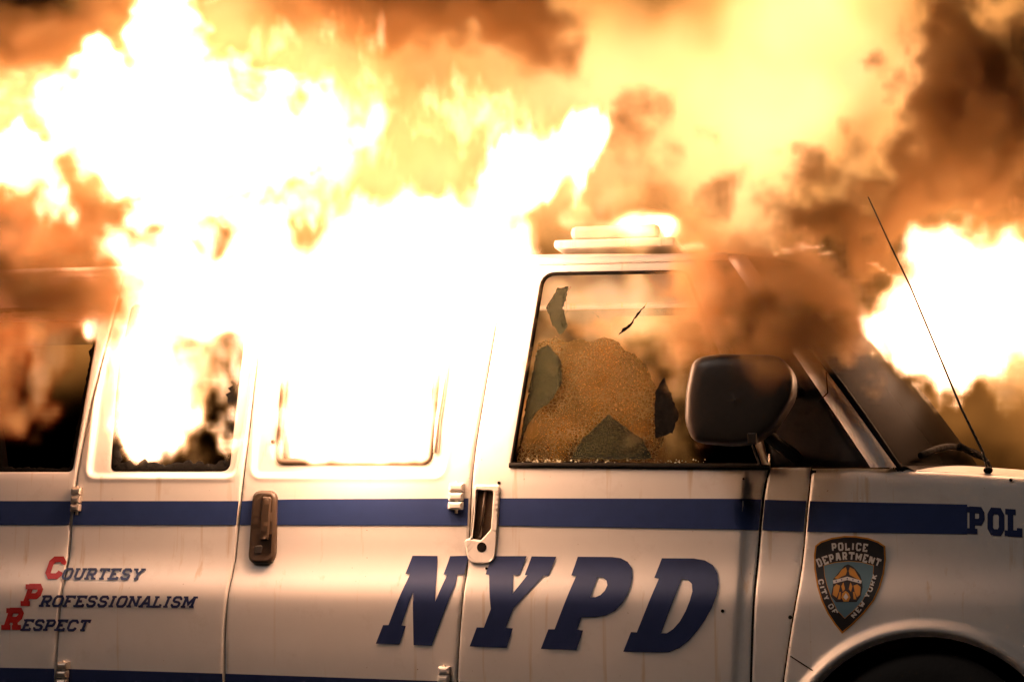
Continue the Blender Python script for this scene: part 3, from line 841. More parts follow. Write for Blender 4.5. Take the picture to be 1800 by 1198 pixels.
def wiper(ua, ub, arm_u):
    a = [ws_pt(u, .055 + .04 * math.sin(math.pi * t)) + np.array([.030, -.006, .006]) for t, u in zip(np.linspace(0, 1, 10), np.linspace(ua, ub, 10))]
    wp = tube('wiper_blade', a, .012, M['char'], van, 6)
    c = [ws_pt(arm_u, -.02) + np.array([.04, 0, 0]), ws_pt((arm_u * .6 + (ua + ub) * .2), .03) + np.array([.06, 0, .01]), a[5] + np.array([.02, 0, .006])]
    tube('wiper_arm', c, .009, M['char'], wp, 6)
wiper(.06, .36, .40); wiper(.48, .80, .86)
# nose (beyond the picture): grille, headlamps, bumper
zn = ft[-1][1]
yn = yF(XNOSE)
box('front_grille', (XNOSE - .06, yn + .30, .66), (XNOSE + .01, W_VAN - yn - .30, zn - .10), M['plastic'], van)
for a, b in ((yn + .03, yn + .30), (W_VAN - yn - .30, W_VAN - yn - .03)):
    hl_ = box('headlight', (XNOSE - .06, a, .74), (XNOSE + .012, b, zn - .12), M['lamp'], van, .02)
box('front_panel', (XNOSE - .08, yn + .01, .50), (XNOSE - .02, W_VAN - yn - .01, zn - .02), M['paint'], van)
box('bumper', (XNOSE - .10, yn - .02, .40), (XNOSE + .12, W_VAN - yn + .02, .60), M['steel'], van, .03)
# far side, rear, floor, underbody
far_out = [(XREAR + .02, ZBOT), (XREAR + .02, ZTOP), (xT, ZTOP), (bl_[0] - .02, bl_[2]), (XNOSE, zn), (XNOSE, .52), (AR_F[0] + RA, .5)] + cf + [(AR_F[0] - RA, ZBOT), (AR_R[0] + RA, ZBOT)] + ca + [(AR_R[0] - RA, ZBOT)]
fw = [holeA, holeB, holeC, rounded(sxz([(898, 816), (954, 480), (1208, 476), (1338, 818)]), .03)]
panel('far_side_panel', far_out, fw, M['soot'], van, step=.06, drop=0, yfun=lambda x, z: W_VAN - S(x, z), flange=0)
box('rear_panel', (XREAR, .20, ZBOT), (XREAR + .04, W_VAN - .20, ZTOP + .02), M['soot'], van)
box('floor_pan', (XREAR + .05, .12, .46), (AR_F[0] - RA - .03, W_VAN - .12, .52), M['soot'], van)
box('bulkhead', (AR_F[0] - RA - .08, .14, .40), (AR_F[0] - RA - .03, W_VAN - .14, bl_[2] - .03), M['soot'], van)
box('dashboard', (AR_F[0] - RA - .03, .16, .95), (bl_[0] + .02, W_VAN - .16, bl_[2] - .05), M['soot'], van, .03)
def seat(px, y0, y1):
    x = side(px, 900)[0]
    s = bpy.data.objects.new('seat', None); col.objects.link(s); s.parent = van
    box('seat_cushion', (x - .05, y0, .55), (x + .50, y1, .86), M['soot'], s, .05, 3)
    b = box('seat_back', (x - .17, y0, .80), (x - .02, y1, 1.48), M['soot'], s, .05, 3)
    box('headrest', (x - .17, y0 + .10, 1.50), (x - .05, y1 - .10, 1.72), M['soot'], s, .04, 3)
seat(1010, .30, .85); seat(1010, 1.15, 1.70)
for px in (560, 180):
    x = side(px, 900)[0]; box('bench_seat', (x - .18, .35, .55), (x - .04, 1.6, 1.36), M['soot'], van, .05, 3)
# wheels and liners
def wheel(c, y0):
    w_ = bpy.data.objects.new('wheel', None); col.objects.link(w_); w_.parent = van; w_.location = (0, 0, 0)
    cc = (c[0], y0, .372)
    lathe('tyre', [(.20, .02), (.235, .005), (.30, -.002), (.352, .012), (.370, .04), (.372, .11), (.370, .18), (.352, .208), (.30, .222), (.2, .20)], cc, M['tyre'], w_)
    lathe('rim', [(.0, .035), (.06, .03), (.075, .05), (.16, .06), (.195, .03), (.212, .012), (.215, .05), (.205, .19)], cc, M['steel'], w_)
for c in (AR_F, AR_R):
    wheel(c, .06); wheel(c, W_VAN - .06 - .22)
    for y0, y1 in ((.055, .50), (1.5, 1.945)):
        V, F = [], []
        for k, a in enumerate(np.linspace(-.25, math.pi + .25, 26)):
            for y in (y0, y1): V.append((c[0] + (RA + .005) * math.cos(a), y, c[2] + (RB + .005) * math.sin(a)))
            V.append((c[0], y1 if y0 < 1 else y0, c[2]))
        for k in range(25): F += [(3 * k, 3 * k + 1, 3 * k + 4, 3 * k + 3), (3 * k + (1 if y0 < 1 else 0), 3 * k + 2, 3 * k + (4 if y0 < 1 else 3))]
        obj('wheel_arch_liner', V, F, M['rubber'], van)
# --- mirror
def mirror():
    out = rounded([(1222, 634), (1262, 625), (1375, 627), (1400, 660), (1398, 700), (1366, 752), (1330, 779), (1290, 784), (1222, 778), (1209, 742), (1211, 690)], [18, 20, 22, 16, 14, 12, 14, 14, 18, 12, 12], 4)
    lay = [(-.034, .99), (-.034, .55), (-.035, .16), (-.045, .05), (-.065, .012), (-.10, 0), (-.24, 0), (-.262, .005), (-.279, .022), (-.291, .06), (-.299, .14), (-.304, .30), (-.3065, .55), (-.3072, .80), (-.3074, .99)]
    V, F = [], []; n = len(out); cxy = np.mean(out, 0)
    for y, ins in lay:
        for p in out:
            q = np.array(p) + (cxy - np.array(p)) * ins; v = at(q[0], q[1], -.17); v = np.array([v[0], y, v[2]]); V.append(v)
    m = len(lay)
    for k in range(m - 1):
        for i in range(n): F.append((k * n + i, k * n + (i + 1) % n, (k + 1) * n + (i + 1) % n, (k + 1) * n + i))
    F.append(tuple(range(n))); F.append(tuple(range((m - 1) * n, m * n))[::-1])
    o = obj('side_mirror', V, F, M['mirror_plastic'], van)
    ml = at(1212, 705, -.17)[0]
    gl = [(ml - .002 + .0015 * abs(k), y, z) for k in (0,) for y, z in rounded([(-.07, at(1212, 765, -.17)[2]), (-.07, at(1212, 645, -.17)[2]), (-.27, at(1212, 645, -.17)[2]), (-.27, at(1212, 765, -.17)[2])], .03)]
    tube('mirror_arm', [at(1335, 752, -.10), at(1362, 775, -.04), at(1395, 800, .06), at(1400, 806, .09)], .022, M['plastic'], o, 10)
    tube('mirror_arm', [at(1350, 660, -.06), at(1385, 670, .0), at(1405, 690, .12)], .018, M['plastic'], o, 10)
    bo = at(1322, 770, -.31)
    box('mirror_catch', (bo[0] - .015, -.315, bo[2] - .018), (bo[0] + .015, -.29, bo[2] + .018), M['brown_plastic'], o, .004)
    return o
mirror()
# --- aerial
ap = [(1737, 826), (1727, 793), (1690, 718), (1645, 610), (1600, 503), (1560, 420), (1526, 346)]
an = tube('aerial', [at(x, y, .16) for x, y in ap], .003, M['plastic'], van, 6, rads=[.005, .005, .0042, .0036, .0032, .0028, .0022])
bm = bmesh.new(); bmesh.ops.create_uvsphere(bm, u_segments=14, v_segments=8, radius=.016)
me = bpy.data.meshes.new('aerial_base'); bm.to_mesh(me); bm.free(); me.materials.append(M['rubber'])
ab = bpy.data.objects.new('aerial_base', me); col.objects.link(ab); ab.parent = an; ab.location = at(1737, 826, .14); ab.scale = (1, 1, .8)
# --- light bar on the roof
lx0, lx1 = at(985, 430, .5)[0], at(1195, 430, .5)[0]
lb = box('light_bar', (lx0, .36, ZTOP + .080), (lx1, 1.64, ZTOP + .112), M['paint'], van, .01)
for k in range(5):
    y0 = .37 + k * .254; box('light_bar_lens', (lx0 + .06, y0, ZTOP + .113), (lx1 - .06, y0 + .248, ZTOP + .165), M['lens'], lb, .02)

# --- broken glass in the front door window
def shard(pts, name='glass_shard', y=.018, mat='crazed'):
    o = ccw(np.array(sxz(pts))); rnd = np.random.default_rng(len(pts) * 7 + int(pts[0][0]))
    o = resample(o, .010); o = o + rnd.normal(0, .0016, o.shape); n = len(o)
    V = [(q[0], float(S(*q)) + y, q[1]) for q in o] + [(q[0], float(S(*q)) + y + .005, q[1]) for q in o]
    TV, TF = cdt(o, [list(range(n))])
    F = []
    if len(TV) == n:
        for f in TF[inside(TV[TF].mean(1), o)]:
            a, b, c = o[f[0]], o[f[1]], o[f[2]]; ar = (b[0] - a[0]) * (c[1] - a[1]) - (b[1] - a[1]) * (c[0] - a[0])
            f = tuple(int(v) for v in (f if ar > 0 else f[::-1])); F.append(f); F.append(tuple(v + n for v in f[::-1]))
    for i in range(n): j = (i + 1) % n; F.append((i, n + i, n + j, j))
    return obj(name, V, F, M[mat], p_door, False)
shard([(908, 800), (925, 700), (942, 615), (962, 604), (983, 632), (986, 672), (970, 700), (942, 722), (926, 745)])
shard([(1000, 806), (1022, 772), (1052, 742), (1068, 728), (1098, 750), (1128, 772), (1146, 806)])
shard([(958, 540), (978, 505), (998, 503), (988, 540), (996, 570), (984, 588), (970, 570)])
shard([(908, 806), (935, 790), (948, 797), (966, 786), (985, 800), (1010, 806)])

shard([(1150, 690), (1166, 662), (1178, 690), (1192, 730), (1180, 760), (1150, 770)], mat='char')
shard([(906, 810), (924, 700), (944, 602), (975, 590), (996, 600), (1012, 594), (1036, 600), (1060, 590), (1085, 600), (1096, 616), (1112, 620), (1135, 642), (1146, 668), (1160, 690), (1158, 730), (1166, 770), (1150, 810)], 'crazed_pane', .024, 'pane')

def crack(pts, w):
    """a jagged dark gap's edge left in the broken pane"""
    rnd = random.Random(int(pts[0][0])); up, dn = [], []
    for i, (x, y) in enumerate(pts):
        k = w * (rnd.uniform(.4, 1.3) if 0 < i < len(pts) - 1 else .15); up.append((x + k, y + k * .4)); dn.append((x - k, y - k * .4))
    return shard(up + dn[::-1], 'glass_crack', .016, 'char')
crack([(986, 608), (979, 628), (986, 650), (984, 690), (966, 712), (944, 726), (928, 745), (914, 768)], 3.2)
crack([(1136, 532), (1120, 550), (1108, 568), (1096, 578), (1086, 588)], 2.8)
crack([(1002, 503), (990, 520), (993, 545), (982, 560), (994, 584)], 3.0)
crack([(1118, 622), (1130, 630), (1138, 645), (1148, 660), (1152, 676)], 3.2)
crack([(1042, 548), (1048, 553), (1053, 560)], 2.0)
rnd = random.Random(4); V, F = [], []
for k in range(70):                # crumbs of glass left lying on the sill
    x = rnd.uniform(905, 1240); r = rnd.uniform(.0018, .005) * (1.3 if x < 1020 else .7)
    c = side(x, 813 - rnd.uniform(0, 6), -.004 - rnd.uniform(0, .02)); b = len(V)
    for d in ((1, 0, 0), (-1, 0, 0), (0, 1, 0), (0, -1, 0), (0, 0, 1), (0, 0, -1)):
        V.append([c[i] + d[i] * r * rnd.uniform(.6, 1.4) for i in range(3)])
    for f in ((0, 2, 4), (2, 1, 4), (1, 3, 4), (3, 0, 4), (2, 0, 5), (1, 2, 5), (3, 1, 5), (0, 3, 5)): F.append([b + i for i in f])
tag(obj('glass_crumbs', V, F, M['crumb'], p_door, False), kind='stuff')

# ------------------------------------------------------------------ fire and smoke
def fbm(shape, beta, seed, stretch=(1, 1, 1), kmin=1.5):
    """Gaussian random field with a power-law spectrum, mean 0, deviation 1"""
    rng = np.random.default_rng(seed)
    f = np.fft.rfftn(rng.standard_normal(shape).astype(np.float32))
    n = max(shape)
    k = [np.fft.fftfreq(shape[0]) * n * stretch[0], np.fft.fftfreq(shape[1]) * n * stretch[1], np.fft.rfftfreq(shape[2]) * n * stretch[2]]
    kk = np.sqrt(k[0][:, None, None] ** 2 + k[1][None, :, None] ** 2 + k[2][None, None, :] ** 2)
    kk = np.maximum(kk, kmin)
    a = np.fft.irfftn(f * kk ** (-beta), s=shape, axes=(0, 1, 2)).astype(np.float32)
    return (a - a.mean()) / (a.std() + 1e-9)

def volume_nodes():
    ng = bpy.data.node_groups.new('gas_grid', 'GeometryNodeTree')
    ng.interface.new_socket('Geometry', in_out='INPUT', socket_type='NodeSocketGeometry')
    for nm, tp in (('Min', 'NodeSocketVector'), ('Max', 'NodeSocketVector'), ('Nx', 'NodeSocketInt'), ('Ny', 'NodeSocketInt'), ('Nz', 'NodeSocketInt'),
                   ('Voxel', 'NodeSocketFloat'), ('Gas', 'NodeSocketMaterial'), ('Hull', 'NodeSocketMaterial'), ('Threshold', 'NodeSocketFloat')):
        ng.interface.new_socket(nm, in_out='INPUT', socket_type=tp)
    ng.interface.new_socket('Geometry', in_out='OUTPUT', socket_type='NodeSocketGeometry')
    N, L = ng.nodes, ng.links
    gi = N.new('NodeGroupInput'); go = N.new('NodeGroupOutput')
    pos = N.new('GeometryNodeInputPosition')
    def vm(op, a, b=None):
        n = N.new('ShaderNodeVectorMath'); n.operation = op; L.new(a, n.inputs[0])
        if b is not None:
            if isinstance(b, tuple): n.inputs[1].default_value = b
            else: L.new(b, n.inputs[1])
        return n.outputs[0]
    def mm(op, a, b):
        n = N.new('ShaderNodeMath'); n.operation = op
        for i, v in enumerate((a, b)):
            if isinstance(v, (int, float)): n.inputs[i].default_value = v
            else: L.new(v, n.inputs[i])
        return n.outputs[0]
    d = vm('SUBTRACT', pos.outputs[0], gi.outputs['Min'])
    sc_ = N.new('ShaderNodeVectorMath'); sc_.operation = 'SCALE'; L.new(d, sc_.inputs[0])
    L.new(mm('DIVIDE', 1.0, gi.outputs['Voxel']), sc_.inputs['Scale'])
    fl = vm('FLOOR', vm('ADD', sc_.outputs[0], (.5, .5, .5)))
    sp = N.new('ShaderNodeSeparateXYZ'); L.new(fl, sp.inputs[0])
    idx = mm('ADD', mm('MULTIPLY', mm('ADD', mm('MULTIPLY', sp.outputs[0], gi.outputs['Ny']), sp.outputs[1]), gi.outputs['Nz']), sp.outputs[2])
    na = N.new('GeometryNodeInputNamedAttribute'); na.data_type = 'FLOAT'; na.inputs['Name'].default_value = 'gas'
    si = N.new('GeometryNodeSampleIndex'); si.data_type = 'FLOAT'; si.domain = 'POINT'; si.clamp = True
    L.new(gi.outputs['Geometry'], si.inputs['Geometry']); L.new(na.outputs[0], si.inputs['Value']); L.new(idx, si.inputs['Index'])
    vc = N.new('GeometryNodeVolumeCube')
    L.new(si.outputs[0], vc.inputs['Density']); L.new(gi.outputs['Min'], vc.inputs['Min']); L.new(gi.outputs['Max'], vc.inputs['Max'])
    for a, b in (('Nx', 'Resolution X'), ('Ny', 'Resolution Y'), ('Nz', 'Resolution Z')): L.new(gi.outputs[a], vc.inputs[b])
    sm = N.new('GeometryNodeSetMaterial'); L.new(vc.outputs[0], sm.inputs[0]); L.new(gi.outputs['Gas'], sm.inputs['Material'])
    v2 = N.new('GeometryNodeVolumeToMesh'); v2.resolution_mode = 'VOXEL_SIZE'
    L.new(vc.outputs[0], v2.inputs['Volume']); v2.inputs['Voxel Size'].default_value = .08; v2.inputs['Adaptivity'].default_value = .2
    L.new(gi.outputs['Threshold'], v2.inputs['Threshold'])
    s2 = N.new('GeometryNodeSetMaterial'); L.new(v2.outputs[0], s2.inputs[0]); L.new(gi.outputs['Hull'], s2.inputs['Material'])
    jn = N.new('GeometryNodeJoinGeometry'); L.new(sm.outputs[0], jn.inputs[0]); L.new(s2.outputs[0], jn.inputs[0])
    L.new(jn.outputs[0], go.inputs[0])
    return ng
GAS = volume_nodes()

def gas_object(name, D, lo, dx, mat, hull, thr):
    """D: density samples [nx, ny, nz] from corner lo at spacing dx -> one object holding that gas"""
    nx, ny, nz = D.shape
    me = bpy.data.meshes.new(name); me.vertices.add(nx * ny * nz)
    a = me.attributes.new('gas', 'FLOAT', 'POINT'); a.data.foreach_set('value', np.ascontiguousarray(D, np.float32).ravel())
    me.materials.append(mat); me.update()
    o = bpy.data.objects.new(name, me); col.objects.link(o)
    md = o.modifiers.new('gas', 'NODES'); md.node_group = GAS
    ids = {it.name: it.identifier for it in GAS.interface.items_tree if it.in_out == 'INPUT'}
    md[ids['Min']] = [float(v) for v in lo]; md[ids['Max']] = [float(lo[i] + dx * (D.shape[i] - 1)) for i in range(3)]
    md[ids['Nx']], md[ids['Ny']], md[ids['Nz']] = nx, ny, nz
    md[ids['Voxel']] = float(dx); md[ids['Gas']] = mat; md[ids['Hull']] = hull; md[ids['Threshold']] = float(thr)
    return o

def flame_mat(name, stops, gain, power, absorb, step=1.0):
    m = bpy.data.materials.new(name); m.use_nodes = True; t = m.node_tree; t.nodes.clear(); N, L = t.nodes, t.links
    out = N.new('ShaderNodeOutputMaterial'); vi = N.new('ShaderNodeVolumeInfo')
    cr = N.new('ShaderNodeValToRGB'); e = cr.color_ramp.elements
    while len(e) < len(stops): e.new(.5)
    for el, (p, c) in zip(e, stops): el.position = p; el.color = (*c, 1)
    L.new(vi.outputs['Density'], cr.inputs[0])
    pw = N.new('ShaderNodeMath'); pw.operation = 'POWER'; L.new(vi.outputs['Density'], pw.inputs[0]); pw.inputs[1].default_value = power
    ml = N.new('ShaderNodeMath'); ml.operation = 'MULTIPLY'; L.new(pw.outputs[0], ml.inputs[0]); ml.inputs[1].default_value = gain
    em = N.new('ShaderNodeEmission'); L.new(cr.outputs[0], em.inputs[0]); L.new(ml.outputs[0], em.inputs[1])
    ab = N.new('ShaderNodeVolumeAbsorption'); ab.inputs[0].default_value = (.55, .35, .22, 1)
    m2 = N.new('ShaderNodeMath'); m2.operation = 'MULTIPLY'; L.new(vi.outputs['Density'], m2.inputs[0]); m2.inputs[1].default_value = absorb
    L.new(m2.outputs[0], ab.inputs['Density'])
    ad = N.new('ShaderNodeAddShader'); L.new(em.outputs[0], ad.inputs[0]); L.new(ab.outputs[0], ad.inputs[1])
    L.new(ad.outputs[0], out.inputs['Volume'])
    m.cycles.volume_step_rate = step
    return m

def smoke_mat(name, color, dens, absorb, aniso=0.0, step=1.0):
    m = bpy.data.materials.new(name); m.use_nodes = True; t = m.node_tree; t.nodes.clear(); N, L = t.nodes, t.links
    out = N.new('ShaderNodeOutputMaterial'); vi = N.new('ShaderNodeVolumeInfo')
    pv_ = N.new('ShaderNodeVolumePrincipled')
    pv_.inputs['Color'].default_value = (*color, 1); pv_.inputs['Absorption Color'].default_value = (*absorb, 1)
    pv_.inputs['Anisotropy'].default_value = aniso; pv_.inputs['Density Attribute'].default_value = ''
    ml = N.new('ShaderNodeMath'); ml.operation = 'MULTIPLY'; L.new(vi.outputs['Density'], ml.inputs[0]); ml.inputs[1].default_value = dens
    L.new(ml.outputs[0], pv_.inputs['Density']); L.new(pv_.outputs[0], out.inputs['Volume'])
    m.cycles.volume_step_rate = step
    return m

def hull_mat():                   # the faint hot gas that fills a flame's outline
    m = bpy.data.materials.new('faint_hot_gas'); m.use_nodes = True; t = m.node_tree; t.nodes.clear()
    out = t.nodes.new('ShaderNodeOutputMaterial'); ab = t.nodes.new('ShaderNodeVolumeAbsorption')
    ab.inputs[0].default_value = (.8, .6, .4, 1); ab.inputs['Density'].default_value = .01
    t.links.new(ab.outputs[0], out.inputs['Volume']); return m
HULL = hull_mat()

def pxm(px, py, y):               # metres per photo pixel at that place
    p = at(px, py, y); return float(np.dot(p - CAM, FW)) / FPX

def field(blobs, seed, dx=.02, warp=(.10, .035), wscale=(.55, .14), erode=.35, gain=1.0, stretch=(1, 1, 1), sharp=1.0, ridge=0.0, escale=.35, ebeta=2.2, soft=1.6, cut=None):
    """blobs: (px, py, depth, rx px, ry px, depth radius m, strength[, tilt deg]) -> samples on the lattice of spacing dx, and their corner index"""
    bl = []
    for b in blobs:
        px, py, y, rx, ry, rd, amp = b[:7]; tilt = R(b[7]) if len(b) > 7 else 0
        s_ = pxm(px, py, y); bl.append((at(px, py, y), rx * s_, ry * s_, rd, amp, tilt))
    pad = warp[0] * 1.2 + warp[1] * 1.5
    lo = np.min([c - np.array([max(a, b), d, max(a, b)]) for c, a, b, d, _, _ in bl], 0) - pad
    hi = np.max([c + np.array([max(a, b), d, max(a, b)]) for c, a, b, d, _, _ in bl], 0) + pad
    i0 = np.floor(lo / dx).astype(int); n = np.ceil(hi / dx).astype(int) - i0 + 1
    n = [int(v + (v % 2)) for v in n]; lo = i0 * dx
    ax = [(lo[i] + dx * np.arange(n[i])).astype(np.float32) for i in range(3)]
    shp = tuple(n); L0 = max(n) * dx
    X, Y, Z = ax[0][:, None, None], ax[1][None, :, None], ax[2][None, None, :]
    out = []
    for i, c in enumerate((X, Y, Z)):
        out.append(c + fbm(shp, 2.8, seed * 31 + i, stretch, kmin=L0 / wscale[0] * .6) * (warp[0] * .5) + fbm(shp, 2.5, seed * 31 + 7 + i, stretch, kmin=L0 / wscale[1] * .6) * (warp[1] * .5))
    X, Y, Z = out
    inv = np.ones(shp, np.float32)
    for c, a, b, d, amp, tilt in bl:
        m_ = max(a, b) + pad
        sl = tuple(slice(max(0, int((c[i] - (m_ if i != 1 else d + pad) - lo[i]) / dx)), min(n[i], int((c[i] + (m_ if i != 1 else d + pad) - lo[i]) / dx) + 2)) for i in range(3))
        x, y, z = X[sl] - c[0], Y[sl] - c[1], Z[sl] - c[2]
        ct, st = math.cos(tilt), math.sin(tilt)
        r = np.sqrt(((x * ct + z * st) / a) ** 2 + ((-x * st + z * ct) / b) ** 2 + (y / d) ** 2)
        t = np.clip((1.0 - r) * soft, 0, 1); inv[sl] *= 1 - np.clip(amp, 0, .999) * t * t * (3 - 2 * t)
    D = 1 - inv
    if erode:
        e = fbm(shp, ebeta, seed * 31 + 15, stretch, kmin=L0 / escale)
        if ridge: e = e * (1 - ridge) + ridge * (1.2 - 2.4 * np.abs(fbm(shp, 2.4, seed * 31 + 19, (stretch[0], stretch[1], stretch[2] * .5), kmin=L0 / escale)))
        D = np.clip(D - erode * np.clip(.35 + .5 * e, -.25, 1.6) * (1.15 - D) * sstep(0, .3, D), 0, 1)
    D = np.clip(D, 0, 1) ** sharp * gain
    if cut is not None: D *= cut(ax[0][:, None, None], ax[1][None, :, None], ax[2][None, None, :])
    return D, i0

def gas(name, groups, mat, dx=.02, thr=.08, zmin=None, floor=0.0):
    fs = [field(g[0], g[1], dx=dx, **g[2]) for g in groups]
    lo = np.min([i0 for _, i0 in fs], 0); hi = np.max([i0 + np.array(D.shape) for D, i0 in fs], 0)
    if zmin is not None: lo[2] = max(lo[2], int(zmin / dx))
    inv = np.ones(tuple(hi - lo), np.float32)
    for D, i0 in fs:
        o = i0 - lo; k = max(0, -o[2]); D = D[:, :, k:]; o = np.maximum(o, 0)
        inv[o[0]:o[0] + D.shape[0], o[1]:o[1] + D.shape[1], o[2]:o[2] + D.shape[2]] *= 1 - np.minimum(D, .9995)
    D = 1 - inv
    D[D < .01] = 0
    if floor: D = np.maximum(D, floor)
    for i in range(3):                                  # empty rim so the gas never ends at a wall
        sl = [slice(None)] * 3; sl[i] = slice(0, 1); D[tuple(sl)] = floor; sl[i] = slice(-1, None); D[tuple(sl)] = floor
    return gas_object(name, D, lo * dx, dx, mat, HULL, thr)

F_STOPS = [(0.0, (1, .27, .035)), (.22, (1, .40, .10)), (.5, (1, .50, .23)), (1.0, (1, .70, .49))]
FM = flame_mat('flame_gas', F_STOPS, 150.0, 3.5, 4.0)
FO = flame_mat('sooty_flame_gas', [(0, (1, .33, .05)), (.3, (1, .40, .09)), (.7, (1, .47, .15)), (1.0, (1, .54, .23))], 4.5, 1.7, 1.8)
FG = flame_mat('golden_flame_gas', [(0, (1, .33, .05)), (.3, (1, .42, .10)), (.7, (1, .50, .19)), (1.0, (1, .58, .30))], 9.0, 2.0, 2.0)
FR = flame_mat('red_flame_gas', [(0, (1, .09, .015)), (.35, (1, .24, .05)), (.7, (1, .42, .13)), (1.0, (1, .52, .24))], 8.0, 1.7, 9.0)
SM = smoke_mat('brown_smoke', (.86, .59, .31), 15.0, (.08, .04, .02))
SD = smoke_mat('dark_smoke', (.36, .225, .10), 20.0, (.03, .018, .01))
UPW = (.8, .8, 1.7)               # features drawn out upwards
SILL = lambda x, y, z: sstep(1.345, 1.40, z + 0 * x + 0 * y).astype(np.float32)
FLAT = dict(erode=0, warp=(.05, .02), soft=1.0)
ISO = (1, 1, 1)

cloud = gas('fire_cloud', [
  ([(250, 180, 1.5, 420, 280, .7, .85), (700, 260, 1.6, 420, 220, .7, .85), (1150, 230, 1.7, 330, 260, .7, .85), (1400, 120, 1.6, 300, 240, .7, .97),
    (1350, 330, 1.6, 260, 200, .6, .95), (60, 260, 1.4, 220, 220, .6, .6), (1750, 250, 1.7, 220, 260, .6, .5), (560, 60, 1.8, 400, 160, .6, .38), (930, 60, 1.8, 300, 160, .5, .40), (1620, 40, 1.7, 220, 120, .5, .7)],
    1, dict(warp=(.30, .08), wscale=(1.0, .35), erode=.45, escale=.6, ebeta=2.7)),
  ([(100, 350, 1.9, 500, 420, .6, .40), (700, 150, 2.0, 600, 500, .6, .48), (1300, 150, 2.0, 600, 520, .6, .50), (1800, 250, 1.9, 450, 500, .6, .45), (1780, 720, 2.3, 320, 220, .4, .22)],
    16, dict(warp=(.30, .10), wscale=(1.0, .35), erode=.25, escale=.7, ebeta=2.7, soft=2.2))], FO, dx=.04, thr=.12)
tag(cloud, 'broad orange cloud of burning gas rolling up behind the van roof', 'fire', kind='stuff')
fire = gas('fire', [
  ([(285, 230, .55, 255, 195, .45, .97), (170, 180, .55, 145, 130, .32, .95), (295, 50, .6, 95, 120, .3, .93), (430, 260, .55, 180, 140, .4, .93),
    (350, 335, .45, 180, 75, .3, .9), (40, 290, .6, 95, 65, .25, .95), (-110, 300, .6, 120, 90, .25, .85), (510, 160, .6, 75, 30, .15, .65), (20, 170, .7, 70, 90, .2, .40)],
    2, dict(warp=(.09, .08), wscale=(.5, .12), erode=.45, ridge=.45, escale=.2)),
  ([(570, 260, .7, 180, 130, .3, .60), (660, 190, .8, 50, 200, .2, .50), (820, 200, .8, 230, 100, .3, .46), (500, 90, .8, 45, 90, .2, .50, 60), (590, 60, .8, 30, 90, .15, .46, -20), (500, 370, .5, 150, 60, .3, .6)],
    9, dict(warp=(.10, .08), erode=.5, ridge=.6, escale=.2, stretch=(.6, .8, 2.2))),
  ([(640, 700, -.08, 165, 140, .28, .97), (680, 540, -.14, 210, 200, .36, .99), (730, 420, -.02, 250, 130, .36, .98, 12), (900, 300, .3, 190, 85, .3, .96, 22), (1010, 258, .4, 65, 60, .18, .88),
    (560, 590, -.10, 105, 200, .26, .93), (840, 470, -.04, 120, 140, .25, .85), (800, 610, -.12, 75, 150, .12, .6), (620, 765, .13, 150, 70, .2, .99), (520, 760, .10, 60, 90, .14, .85), (735, 765, .10, 60, 90, .14, .85), (650, 590, -.46, 160, 170, .22, .62), (690, 470, -.40, 150, 120, .2, .6)],  # outermost blobs added nearer the camera to light the lower panels
    3, dict(warp=(.08, .07), wscale=(.5, .12), erode=.42, ridge=.5, escale=.2, stretch=UPW, cut=SILL)),
  ([(660, 620, -.18, 360, 330, .30, .20), (420, 560, -.12, 220, 260, .2, .13), (900, 520, -.1, 200, 220, .2, .11)], 10, FLAT),  # thin glowing veil put before the body to stand in for glare
  ([(285, 655, .06, 75, 170, .18, .85), (290, 765, .12, 90, 55, .2, .97), (340, 510, -.08, 170, 100, .28, .90), (205, 575, -.02, 65, 40, .12, .85, -35), (440, 570, -.06, 70, 170, .18, .75), (385, 745, -.03, 24, 75, .08, .8, 25), (470, 450, -.02, 130, 80, .3, .88), (120, 405, .1, 42, 85, .15, .85), (330, 690, .2, 110, 130, .2, .55), (375, 640, .12, 60, 120, .14, .5), (280, 440, -.02, 120, 70, .25, .7), (400, 380, .2, 200, 60, .3, .6)],
    4, dict(warp=(.07, .06), erode=.6, ridge=.6, stretch=(.75, .75, 1.7), cut=SILL)),
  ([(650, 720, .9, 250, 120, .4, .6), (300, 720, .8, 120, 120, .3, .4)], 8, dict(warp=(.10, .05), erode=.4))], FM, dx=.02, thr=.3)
tag(fire, 'white-hot fire pouring from the cargo door windows and over the roof', 'fire', kind='stuff')
glow = gas('fire', [
  ([(290, 220, .25, 310, 240, .35, .62), (480, 140, .6, 140, 160, .25, .5), (700, 430, -.02, 330, 230, .28, .5), (900, 290, .25, 270, 130, .3, .62), (1010, 370, .3, 130, 90, .25, .6), (1120, 385, .3, 150, 70, .25, .75), (640, 180, .7, 110, 190, .25, .6), (800, 170, .7, 200, 110, .25, .55)],
    21, dict(warp=(.12, .08), wscale=(.5, .14), erode=.4, ridge=.5, soft=1.2, escale=.22, stretch=(.75, .8, 1.6))),
  ([(1700, 560, .55, 220, 190, .3, .72), (1600, 590, .5, 110, 90, .2, .62, -35), (1740, 660, .6, 150, 50, .2, .7, -10), (1860, 640, .6, 160, 200, .3, .6), (1560, 540, .4, 80, 60, .2, .5)],
    22, dict(warp=(.10, .08), wscale=(.45, .14), erode=.35, ridge=.5, soft=1.2, escale=.2, stretch=(.8, 1, 1.3)))], FG, dx=.026, thr=.3)
tag(glow, 'golden flame tongues spreading along the roof and round the white fire', 'fire', kind='stuff')
